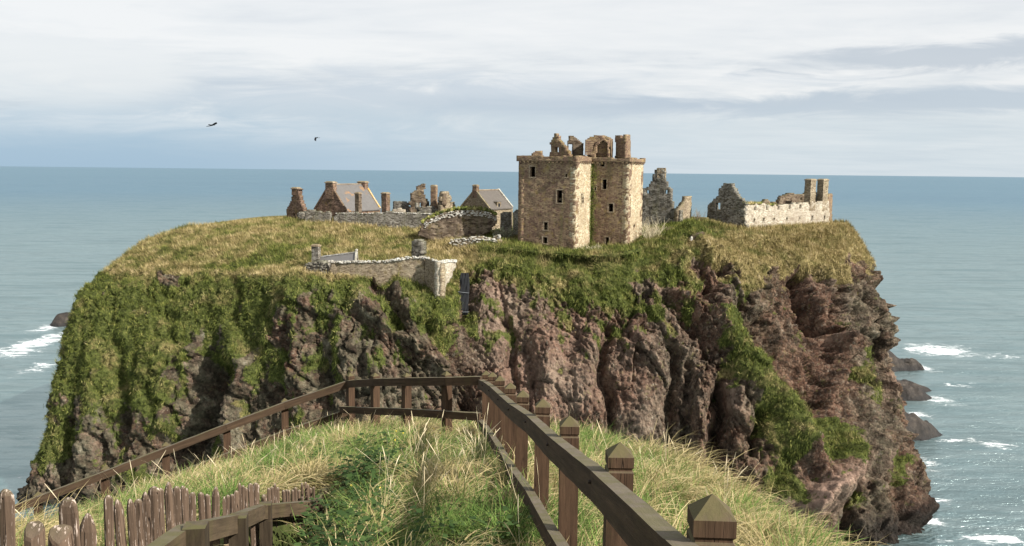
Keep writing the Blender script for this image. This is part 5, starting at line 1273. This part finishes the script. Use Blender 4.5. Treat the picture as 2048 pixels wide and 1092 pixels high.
def ridge_points(n, xr, yr, seed, keep_fn=None):
    r = np.random.default_rng(seed); x = r.uniform(*xr, n); y = r.uniform(*yr, n)
    # no tufts in the stair trench next to the hand rail, none far down the slopes
    tr_ = [(p[0] + 0.05, p[1]) for p in _pk] + [(-1.78, 8.5), (-0.72, 3.0), (-0.6, -6), (-3.2, -6)]
    ok = ~inside(tr_, x, y) & (seg_dist(x, y, [tuple(p) for p in _pk], False) > 0.22 + 0.25 * (y > 6.5))
    d = seg_dist(x, y, RIDGE); d = np.where(inside(RIDGE, x, y), 0, d); ok &= d < 2.6
    if keep_fn is not None: ok &= keep_fn(x, y, r)
    x = x[ok]; y = y[ok]; return x, y, ridge_z(x, y), r
straw = [blade_clump('c', M_STRAW, 110, 0.11, 0.52, 0.35, 2.3, 0.0052, comb=0.6, seed=s) for s in (1, 2)] + [blade_clump('c', M_STRAW, 100, 0.13, 0.60, 0.6, 2.3, 0.0055, comb=1.2, seed=s) for s in (3, 4)]
grn = [blade_clump('c', M_GREEN, 80, 0.15, 0.40, 0.4, 1.4, 0.0066, comb=0.3, seed=s) for s in (5, 6, 7)]
leaf = [leaf_clump('c', M_LEAF, 110, s) for s in (8, 9)]
stalk = [blade_clump('c', M_STALK, 5, 0.10, 0.85, 0.16, 0.35, 0.0042, seg=8, comb=0.2, seed=s, head=2.4) for s in (10, 11, 12)]
def bush_zone(x, y):    # leafy weeds beside the end of the picket fence and along the fold of the slope
    return 0.9 * np.exp(-(((x + 1.5) / 0.28) ** 2 + ((y - 8.4) / 1.7) ** 2)) + 0.5 * np.exp(-(((x + 1.9) / 0.5) ** 2 + ((y - 10.6) / 1.1) ** 2)) + 0.6 * np.exp(-(((x + 1.1) / 0.35) ** 2 + ((y - 6.2) / 1.0) ** 2)) + 0.5 * np.exp(-(((x + .3) / 0.3) ** 2 + ((y - 5.6) / 0.7) ** 2))
protos = straw + grn + leaf + stalk
x, y, z, r = ridge_points(9000, (-8, 4.2), (2.6, 18.2), 77)
sn_ = fbm(x * 0.75, y * 0.75, x * 0, 3, 411); bz = bush_zone(x, y); rightside = sst(x - (0.5 - 0.065 * y), -0.1, 0.5)
ps = sst(sn_ + 0.02 * rightside - 0.3 * bz, 0.42, 0.54) * 0.64 + 0.22
ps = ps * (1 - 0.3 * rightside)
u_ = r.random(len(x)); wh = np.where(u_ < ps, r.integers(0, 4, len(x)), 4 + r.integers(0, 3, len(x)))
wh = np.where(r.random(len(x)) < np.clip(bz * 0.38 - 0.03, 0, .34), 7 + r.integers(0, 2, len(x)), wh)
rot = np.stack([r.normal(0, .14, len(x)), r.normal(0, .14, len(x)), r.normal(0.2, 0.9, len(x))], -1)
scl = r.uniform(0.55, 1.1, len(x)) * np.where(y < 5, 0.85, 1.0) * (0.8 + 0.5 * fbm(x * 1.3, y * 1.3, x * 0, 2, 5))
protos_o = protos
scatter('tussock_grass', 'long tangled green and straw grass on the near ridge', protos_o, np.stack([x, y, z], -1), rot, scl, wh)
# taller seed stalks thinly through it
x, y, z, r = ridge_points(900, (-6.5, 2.6), (4.0, 16.5), 78, lambda x, y, r: (r.random(len(x)) < 0.16) | (np.hypot((x + 0.75) / 0.55, (y - 9.5) / 3) < 1) | ((np.hypot((x + 3.4) / 1.2, (y - 12) / 2) < 1) & (r.random(len(x)) < 0.5)))
protos2 = [blade_clump('c', M_STALK, 4, 0.12, 0.75, 0.10, 0.5, 0.0030, seg=8, comb=0.25, seed=s, head=2.4) for s in (21, 22, 23)]
scatter('seed_stalks', 'pale dry seed stalks standing above the ridge grass', protos2, np.stack([x, y, z], -1), np.stack([r.normal(0, .1, len(x)), r.normal(0, .1, len(x)), r.uniform(0, 6.28, len(x))], -1), r.uniform(0.6, 1.0, len(x)), r.integers(0, 3, len(x)))

# ------------------------------------------------------------------ timber fences
def post(name, top, wdt, hgt, rz, m, parent, cap=True, tilt=0.0):
    k = MB(); h = wdt / 2; x, y, z = 0, 0, 0
    def ring(z_, s_): return [k.bm.verts.new((sx * h * s_, sy * h * s_, z_)) for sx, sy in ((-1, -1), (1, -1), (1, 1), (-1, 1))]
    if cap:
        prof = [(-hgt, 1), (-0.128, 1), (-0.120, 0.88), (-0.112, 0.88), (-0.104, 1), (-0.056, 1), (0.0, 0.02)]
    else: prof = [(-hgt, 1), (0, 1)]
    rs = [ring(z_, s_) for z_, s_ in prof]
    for p, q in zip(rs[:-1], rs[1:]):
        for i in range(4): k.bm.faces.new([p[i], p[(i + 1) % 4], q[(i + 1) % 4], q[i]])
    k.bm.faces.new(rs[0][::-1]); k.bm.faces.new(rs[-1])
    bmesh.ops.bevel(k.bm, geom=[e for e in k.bm.edges if e.calc_face_angle(0) > 0.5 and e.calc_length() > 0.01], offset=0.003, segments=1, affect='EDGES', clamp_overlap=True)
    bmesh.ops.recalc_face_normals(k.bm, faces=k.bm.faces)
    me = bpy.data.meshes.new(name); k.bm.to_mesh(me); k.bm.free()
    o = link(name, me, m); o.parent = parent; o.matrix_parent_inverse = Matrix.Translation(parent.location).inverted(); o.location = top
    o.rotation_euler = (R.uniform(-.012, .012), R.uniform(-.012, .012) + tilt, rz)
    return o
def rail(name, a, b, w_, h_, m, parent, sag=0.0, seg=6):
    """rail built along its own x axis so the grain follows it"""
    a = Vector(a); b = Vector(b); L = (b - a).length
    k = MB(); k.bar((0, 0, 0), (L, 0, 0), w_, h_, sag=sag, seg=seg, rng=R)
    bmesh.ops.bevel(k.bm, geom=[e for e in k.bm.edges if e.calc_face_angle(0) > 0.8], offset=0.004, segments=1, affect='EDGES', clamp_overlap=True)
    bmesh.ops.recalc_face_normals(k.bm, faces=k.bm.faces)
    me = bpy.data.meshes.new(name); k.bm.to_mesh(me); k.bm.free()
    o = link(name, me, m); o.parent = parent; o.matrix_parent_inverse = Matrix.Translation(parent.location).inverted()
    xd = (b - a).normalized(); yd = Vector((0, 0, 1)).cross(xd).normalized(); zd = xd.cross(yd)
    o.matrix_local = Matrix.Translation((0, 0, 0))
    o.rotation_mode = 'XYZ'; mt = Matrix((xd, yd, zd)).transposed(); o.rotation_euler = mt.to_euler(); o.location = a
    return o
def bolt(parent_part_owner, root, p, rz):
    k = MB(); d_ = Vector((math.cos(rz), math.sin(rz), 0)); k.tube([Vector(p), Vector(p) + d_ * 0.012], 0.010, 0.009, 8)
    o = k.build('bolt', M_NAIL, root); return o
# right-hand run coming to the camera
RP = [(1560, 1100, 1.35), (1425, 988, 2.45), (1240, 884, 4.0), (1139, 831, 5.5), (1086, 797, 6.9), (1046, 780, 8.3), (1021, 765, 9.6), (1000, 751, 10.9), (985, 744, 12.1), (972, 741, 13.2)]
f1 = empty('post_and_rail_fence', (0.5, 4, 56.5), 'brown timber fence with pyramid topped posts running from bottom right to the corner', 'fence')
runang = math.atan2(0.935, -0.075) - math.pi / 2
tops = [P(*p) for p in RP]; tops[0] = tops[1] + (tops[1] - tops[2]) * 0.8
for i, t_ in enumerate(tops): post('post', tuple(t_), 0.118, 1.5, -0.02 + R.uniform(-.03, .03), M_POST, f1)
def off_left(t_, d, dz): return (t_[0] - d, t_[1] - 0.0, t_[2] + dz)
RAILTOP = [P(1405, 1086, 2.42), P(1206, 940, 3.95), P(1105, 868, 5.45), P(1062, 832, 6.85), P(1022, 800, 8.25), P(1003, 785, 9.6), P(986, 771, 10.9), P(973, 761, 12.1), P(962, 753, 13.15)]
# the top rail hugs the left faces of the posts
rt_ = []
for i, t_ in enumerate(tops[1:]):
    q = RAILTOP[i]; rt_.append((t_[0] - 0.059 - 0.036, t_[1], None))
zs = []
for i, (x_, y_, _n) in enumerate(rt_):
    zs.append(tops[i + 1][2] - 0.205)
pts_r = [(x_, y_, z_) for (x_, y_, _n), z_ in zip(rt_, zs)]
p_start = tuple(np.array(pts_r[0]) + (np.array(pts_r[0]) - np.array(pts_r[1])) * 1.0)
pts_r = [p_start] + pts_r
for i in range(0, len(pts_r) - 1, 1):
    a, b = pts_r[i], pts_r[i + 1]
    if i % 2 == 0:
        e = pts_r[min(i + 2, len(pts_r) - 1)]
        rail('top_rail', a, b, 0.072, 0.14, M_RAIL, f1); 
    else: rail('top_rail', a, b, 0.072, 0.138, M_RAIL, f1)
for i in range(len(pts_r) - 1):
    a, b = np.array(pts_r[i]) - [0.0, 0, 0.60], np.array(pts_r[i + 1]) - [0.0, 0, 0.60]
    rail('lower_rail', tuple(a), tuple(b), 0.070, 0.12, M_RAIL, f1)
for q in pts_r[1:]: bolt(None, f1, (q[0] - 0.036, q[1] - 0.01, q[2] + 0.02), math.pi)
# far run across the end of the ridge
f2 = empty('post_and_rail_fence', tuple(P(830, 760, 14)), 'dark brown timber fence with four pyramid topped posts across the end of the ridge', 'fence')
FPT = [(700, 745, 15.6), (750, 745, 14.8), (813, 745, 14.1), (893, 742, 13.4)]
ftops = [P(*p) for p in FPT]
for t_ in ftops: post('post', tuple(t_), 0.118, 1.5, 0.62 + R.uniform(-.04, .04), M_POST, f2)
FR = [P(692, 768.5, 15.55), P(750, 764.5, 14.68), P(813, 763.5, 13.97), P(893, 762.5, 13.27), P(963, 761, 12.98)]
LR = [P(682, 819, 15.45), P(750, 822, 14.65), P(813, 824, 13.95), P(893, 829, 13.25), P(960, 833, 12.95)]
for a, b in zip(FR[:-1], FR[1:]): rail('top_rail', tuple(a), tuple(b), 0.065, 0.125, M_RAIL, f2)
for a, b in zip(LR[:-1], LR[1:]): rail('lower_rail', tuple(a), tuple(b), 0.065, 0.11, M_RAIL, f2)
# left run dropping beside the steps
f3 = empty('post_and_rail_fence', tuple(P(330, 900, 14.5)), 'timber fence falling away to the lower left over the dark cliff', 'fence')
LPT = [(569, 796, 15.4), (453, 839, 15.0), (331, 884, 14.7), (210, 931, 14.3), (76, 983, 13.9)]
for p in LPT: post('post', tuple(P(*p)), 0.118, 1.4, 0.3 + R.uniform(-.05, .05), M_POST, f3)
L3 = [P(693, 769, 15.5), P(569, 811, 15.28), P(453, 855, 14.88), P(331, 902, 14.58), P(210, 949, 14.18), P(76, 1000, 13.78), P(-40, 1045, 13.5)]
for a, b in zip(L3[:-1], L3[1:]): rail('top_rail', tuple(a), tuple(b), 0.065, 0.12, M_RAIL, f3)
for a, b in zip(L3[:-1], L3[1:]): rail('lower_rail', (a[0], a[1], a[2] - 0.5), (b[0], b[1], b[2] - 0.5), 0.065, 0.11, M_RAIL, f3)

# ------------------------------------------------------------------ picket fence and hand rail of the steps
z6 = lambda x: x / 2.926
PK = [(-6, 90, 697, 'r'), (135, 275, 812, 's'), (280, 415, 838, 's'), (340, 465, 745, 'r'), (470, 555, 838, 'p'), (610, 662, 732, 'r'), (664, 714, 757, 'p'), (738, 790, 752, 'p'), (786, 834, 754, 'r'),
      (826, 880, 712, 'p'), (866, 938, 680, 'r'), (927, 956, 690, 'r'), (955, 1010, 655, 'p'), (1012, 1054, 680, 'r'), (1056, 1084, 677, 'r'), (1084, 1104, 690, 'p'), (1106, 1144, 715, 'r'), (1160, 1194, 715, 'r'), (1197, 1229, 725, 'r'),
      (1241, 1286, 682, 'p'), (1304, 1322, 740, 'p'), (1322, 1345, 730, 'r'), (1346, 1368, 725, 'r'), (1369, 1394, 705, 'r'), (1395, 1411, 660, 'p'), (1413, 1431, 675, 'r'), (1431, 1450, 688, 'r'), (1452, 1479, 662, 'r'), (1481, 1516, 660, 'r'),
      (1532, 1562, 712, 's'), (1564, 1582, 690, 'r'), (1582, 1600, 682, 'r'), (1601, 1616, 665, 'r'), (1617, 1636, 685, 'r'), (1650, 1668, 702, 'r'), (1668, 1684, 698, 'r'), (1685, 1701, 704, 'r'), (1702, 1720, 700, 'r'), (1721, 1741, 686, 'r'), (1742, 1758, 700, 'r'),
      (1760, 1776, 660, 'p'), (1781, 1796, 655, 'r'), (1796, 1811, 668, 'p'), (1812, 1826, 690, 'r'), (1827, 1842, 683, 'r')]
pf = empty('picket_fence', tuple(P(400, 1080, 6)), 'rough brown half log picket fence with peeling white flecks, bottom left', 'fence')
def depth_at(px): return float(np.interp(px, [p[0] for p in PICK], [p[2] for p in PICK]))
def picket(x0, x1, ytop, shape, k_):
    px = z6((x0 + x1) / 2); py = 740 + ytop / 2.926; D = depth_at(px) + (0.10 if k_ in (3,) else 0.0) + R.uniform(-.02, .02)
    wdt = (x1 - x0) / 2.926 / 1800 * D; top = P(px, py, D); k = MB(); h = 1.25 if px > 100 else 1.0
    n = 9; ww_ = wdt / 2 * 1.2; dd = max(0.022, ww_ * 0.75)
    levels = [0.0, 0.35, 0.6, 0.85] if True else 0
    prof = [(-h, 1.0), (-h * .6, 1.0), (-h * .3, 0.99)]
    if shape == 'r': prof += [(-wdt * 0.7, 0.97), (-wdt * 0.35, 0.86), (-wdt * 0.12, 0.6), (0.0, 0.25)]
    elif shape == 'p': prof += [(-wdt * 1.3, 0.98), (-wdt * 0.8, 0.8), (-wdt * 0.3, 0.5), (0.0, 0.18)]
    else: prof += [(-wdt * 0.5, 1.0), (-0.008, 0.97), (0.0, 0.86)]
    rings = []; ph = R.uniform(0, 6); skew_ = R.uniform(-.25, .25)
    jr = [1 + R.uniform(-.2, .14) for _ in range(n)]
    for z_, s_ in prof:
        ring = []
        for j in range(n):
            a = 6.2832 * j / n; x_ = math.cos(a) * ww_ * s_ * jr[j]; y_ = math.sin(a) * dd * s_ * jr[j]
            if math.sin(a) > 0: y_ *= 0.35   # sawn flat on the far side
            zz_ = z_ - (1.25 * (ww_ - y_) if shape == 's' and z_ > -0.05 else 0) * 1.0
            xo = (1 - s_) * ww_ * skew_
            ring.append(k.bm.verts.new((x_ + xo, y_, zz_)))
        rings.append(ring)
    for p, q in zip(rings[:-1], rings[1:]):
        for j in range(n): k.bm.faces.new([p[j], p[(j + 1) % n], q[(j + 1) % n], q[j]])
    k.bm.faces.new(rings[0][::-1]); k.bm.faces.new(rings[-1]); bmesh.ops.recalc_face_normals(k.bm, faces=k.bm.faces)
    me = bpy.data.meshes.new('picket'); k.bm.to_mesh(me); k.bm.free()
    o = link('picket', me, M_PICKET); o.parent = pf; o.matrix_parent_inverse = Matrix.Translation(pf.location).inverted(); o.location = tuple(top)
    o.rotation_euler = (R.uniform(-.03, .03), R.uniform(-.03, .03), R.uniform(-.25, .25)); 
for k_, a in enumerate(PK): picket(*a, k_)
# hand rail: posts and sloping boards on the near side of the pickets
HP = [(391, 1050, 4.3), (477, 1031, 5.6), (531, 1007, 7.2), (636, 999, 8.45), (648, 979, 8.8)]
hw = [50, 38, 26, 21, 15]
hr = empty('step_handrail', tuple(P(500, 1050, 6)), 'mossy sawn timber hand rail with square posts in front of the pickets', 'handrail')
hp3 = []
for (px, py, D), wpx in zip(HP, hw):
    wm = wpx / 1800 * D * 0.92; t_ = P(px, py, D); hp3.append((t_, wm))
    post('post', tuple(t_), wm, 1.5, 0.15, M_STEPP, hr, cap=False)
RR = [(285, 1108, 3.7), (372, 1048, 4.4), (462, 1031, 5.55), (520, 1010, 7.1), (630, 1001, 8.4)]
rr3 = [P(px, py + 0.055 * 1800 / D, D) for px, py, D in RR]
for a, b in zip(rr3[:-1], rr3[1:]): rail('rail_board', tuple(a), tuple(b), 0.085, 0.11, M_STEPW, hr, seg=3)
rail('rail_board', tuple(P(631, 1015, 8.45)), tuple(P(645, 993, 8.8)), 0.05, 0.11, M_STEPW, hr, seg=1)
for a, b in zip(rr3[:-1], rr3[1:]): rail('lower_board', (a[0], a[1] + 0.0, a[2] - 0.62), (b[0], b[1] + 0.0, b[2] - 0.62), 0.05, 0.10, M_STEPW, hr, seg=3)

# ------------------------------------------------------------------ shrubs, rocks, birds
def shrub(name, label, cat, c, h, wd_, n, m1, m2=None, lean=0.0, seed=3, thick=0.035):
    rt = empty(name, tuple(c), label, cat); r = random.Random(seed); k = MB(); kf = MB()
    for i in range(n):
        a = r.uniform(0, 6.283); rr = wd_ * 0.35 * r.random(); p = Vector(c) + Vector((rr * math.cos(a), rr * math.sin(a) * .6, 0)); L = h * r.uniform(.55, 1.1); d_ = Vector((math.cos(a) * wd_ / h * .6 + lean, math.sin(a) * .4, 1)).normalized()
        pts = [p]
        for s_ in range(5): d_ = (d_ + Vector((r.gauss(0, .12), r.gauss(0, .12), r.gauss(.02, .05)))).normalized(); p = p + d_ * L / 5; pts.append(p)
        k.tube(pts, thick, thick * .35, 3)
        for t in range(4):
            s0 = pts[r.randint(2, 5)]; dd = (d_ + Vector((r.gauss(0, .7), r.gauss(0, .5), r.gauss(0, .3)))).normalized(); k.tube([s0, s0 + dd * L * .22, s0 + dd * L * .3 + Vector((0, 0, .1))], thick * .5, thick * .25, 3)
        if m2:
            for t in range(26):
                s0 = pts[r.randint(1, 5)] + Vector((r.gauss(0, .28), r.gauss(0, .28), r.gauss(0, .2))); q = [s0 + Vector((r.gauss(0, .12), r.gauss(0, .12), r.gauss(0, .12))) for _ in range(3)]
                kf.bm.faces.new([kf.bm.verts.new(v) for v in q])
    k.build('stems', m1, rt)
    if m2: kf.build('leaves', m2, rt)
    else: kf.bm.free()
m_gl, g_, b_gl = mat('grey_green_leaf'); g_.put(b_gl.inputs['Base Color'], g_.ramp(g_.node('ShaderNodeNewGeometry').outputs['Random Per Island'], [(0, (.08, .09, .05)), (1, (.30, .31, .20))])); b_gl.inputs['Roughness'].default_value = .8
shrub('bare_shrub', 'tangle of tall pale dead stems against the right foot of the tower house', 'shrub', P(1303, 492, 176), 5.0, 3.0, 46, M_PALETWIG, None, seed=4, thick=0.05)
shrub('dark_shrub', 'low brown twiggy scrub on the bank below the tall grey gable', 'shrub', P(1320, 478, 180), 2.6, 4.2, 60, M_TWIG, None, seed=5, thick=0.06)
shrub('bare_bush', 'small bare bush standing between the ruined wall and the stepped gable', 'bush', P(1397, 447, 190), 2.8, 1.8, 26, M_TWIG, None, seed=6, thick=0.03)
shrub('grey_leaved_bush', 'rounded grey green bush filling the bank left of the tower house', 'bush', P(1008, 478, 180), 2.2, 3.6, 50, M_TWIG, m_gl, seed=7)
shrub('dead_bramble', 'flattened pale dead stems at the foot of the sunlit inner face of the tower', 'shrub', P(1185, 500, 170.5), 1.2, 4.5, 34, M_PALETWIG, None, seed=8, thick=0.05)
# pale boulder on the bank
k = MB(); k.lump((0, 0, 0), (0.38, 0.4, 0.75), random.Random(9), 2); o = k.build('boulder', M_WHITE); o.location = tuple(P(1383, 480, 172.5)); tag(o, 'small upright white boulder on the red earth bank right of the tower', 'boulder')
def searock(name, label, pts, D, depth, seed, h_noise=1.0):
    """jagged skerry: ridge heights traced across it, sloping front and back"""
    r = np.random.default_rng(seed); n = 60; m_ = 34
    xs_ = np.linspace(pts[0][0], pts[-1][0], n); ys_ = np.interp(xs_, [p[0] for p in pts], [p[1] for p in pts])
    top = np.array([P(x, y, D) for x, y in zip(xs_, ys_)])
    v = []
    for i in range(n):
        hgt = max(top[i, 2], 0.02); dpt = depth * (0.35 + 0.65 * min(1, hgt / max(top[:, 2].max(), .1)))
        for j in range(m_):
            t = j / (m_ - 1) * 2 - 1; z = hgt * (1 - abs(t) ** 1.5) - 0.6 * abs(t)
            v.append((top[i, 0], D + t * dpt, z))
    v = np.array(v); nn = fbm(v[:, 0] * .35, v[:, 1] * .35, v[:, 2] * .6, 4, seed) - 0.5; n3 = ridged(v[:, 0] * .22, v[:, 1] * .5, v[:, 2] * .3, 3, seed + 3) - .5
    hm_ = np.clip(v[:, 2] / 3, 0, 1); v[:, 2] += (nn * 1.6 + n3 * 1.8) * hm_ * h_noise; v[:, 1] += nn * 2.5
    i = (np.arange(n - 1)[:, None] * m_ + np.arange(m_ - 1)[None]).ravel()
    o = link(name, npmesh(name, v, np.stack([i, i + m_, i + m_ + 1, i + 1], -1)), M_SEAROCK, smooth=False)
    tag(o, label, 'rock'); return o
searock('sea_rock', 'dark skerry in white surf off the left side of the cliff', [(101, 655), (108, 640), (118, 628), (135, 626), (165, 640), (200, 660)], 341, 8, 3)
searock('sea_rock', 'tiny dark rock awash in the foam at the left', [(43, 701), (48, 698), (55, 699), (60, 702)], 298, 1.5, 4, .3)
searock('sea_rock', 'smallest and farthest dark ledge on the right of the cliff', [(1770, 700), (1800, 716), (1825, 717), (1840, 726), (1850, 741)], 276, 5, 5)
searock('sea_rock', 'broad split rounded black rock, middle of the three on the right', [(1770, 750), (1806, 762), (1830, 765), (1855, 775), (1880, 792)], 248, 6, 6)
searock('sea_rock', 'lower front slab of the middle black rocks on the right', [(1780, 775), (1806, 770), (1835, 776), (1858, 790), (1874, 806)], 240, 5, 16)
searock('sea_rock', 'nearest long pointed black rock tapering into surf on the right', [(1770, 800), (1815, 826), (1835, 832), (1855, 845), (1880, 866), (1903, 880)], 204, 7, 7)
def bird(label, px, py, D, span, rz, roll, sweep, up):
    rt = empty('bird', tuple(P(px, py, D)), label, 'bird')
    k = MB(); c = Vector(P(px, py, D)); 
    def X(v): return Matrix.Rotation(rz, 3, 'Z') @ (Matrix.Rotation(roll, 3, 'Y') @ Vector(v))
    L = span * 0.42
    prof = [(-.55, .012), (-.42, .05), (-.2, .08), (.05, .09), (.25, .07), (.36, .055), (.44, .06), (.5, .035), (.58, .008)]
    rings = []
    for t, r_ in prof:
        rings.append([k.bm.verts.new(c + X((math.cos(a) * r_ * L * 1.1, t * L, math.sin(a) * r_ * L + (0.0)))) for a in [6.2832 * j / 8 for j in range(8)]])
    for p, q in zip(rings[:-1], rings[1:]):
        for j in range(8): k.bm.faces.new([p[j], p[(j + 1) % 8], q[(j + 1) % 8], q[j]])
    k.bm.faces.new(rings[0]); k.bm.faces.new(rings[-1]); k.build('body', M_BIRD, rt, smooth=True)
    for sg in (-1, 1):
        k = MB(); st = [(0.03, .30, -.30, 0), (.22, .36, -.26, up * .5), (.36, .24, -.32, up * .85), (.5, -.06 - sweep, -.2 - sweep, up)]; prev = None
        for s_, le, te, z_ in st:
            cur = [k.bm.verts.new(c + X((sg * s_ * span, le * L * 1.3, z_ * span + .03 * span))), k.bm.verts.new(c + X((sg * s_ * span, te * L * 1.3, z_ * span - .002))), k.bm.verts.new(c + X((sg * s_ * span, te * L * 1.3, z_ * span - .012 * span))), k.bm.verts.new(c + X((sg * s_ * span, le * L * 1.3, z_ * span)))]
            if prev:
                for j in range(4): k.bm.faces.new([prev[j], prev[(j + 1) % 4], cur[(j + 1) % 4], cur[j]])
            prev = cur
        k.bm.faces.new(prev); k.build('wing', M_BIRD, rt)
    k = MB(); t0 = [c + X((x_ * L, y_ * L, z_)) for x_, y_, z_ in ((-.06, -.48, 0), (.06, -.48, 0), (.15, -.85, 0.01), (-.15, -.85, 0.01))]
    k.box8([*t0, *[p + Vector((0, 0, .02)) for p in t0]]); k.build('tail', M_BIRD, rt)
bird('black gull sized bird gliding with spread wings, larger and left', 425, 250, 60, 0.92, -0.5, -0.28, 0.1, 0.03)
bird('tiny black bird with downturned wings, smaller and right', 632, 275, 70, 0.55, 1.1, -0.5, 0.3, -0.3)
# a few yellow flowers in the grass
for i, (px, py, D) in enumerate([(806, 866, 10.6), (776, 878, 10.2), (792, 862, 10.9), (790, 880, 10.0), (868, 858, 11.2), (880, 866, 11.0), (702, 971, 7.6), (760, 975, 7.3), (776, 893, 9.6)]):
    q = P(px, py, D); rt = empty('yellow_flower', (q[0], q[1], q[2] - .3), 'small yellow flower head in the long grass', 'flower', 'yellow flowers in the ridge grass')
    k = MB(); k.lump(tuple(q), (.011, .011, .007), random.Random(i)); k.build('flower_head', M_FLOWER, rt); k = MB(); k.tube([(q[0] + .03, q[1], q[2] - .4), (q[0], q[1], q[2] - .15), tuple(q)], .002, .0015, 4); k.build('stem', M_LEAF, rt)
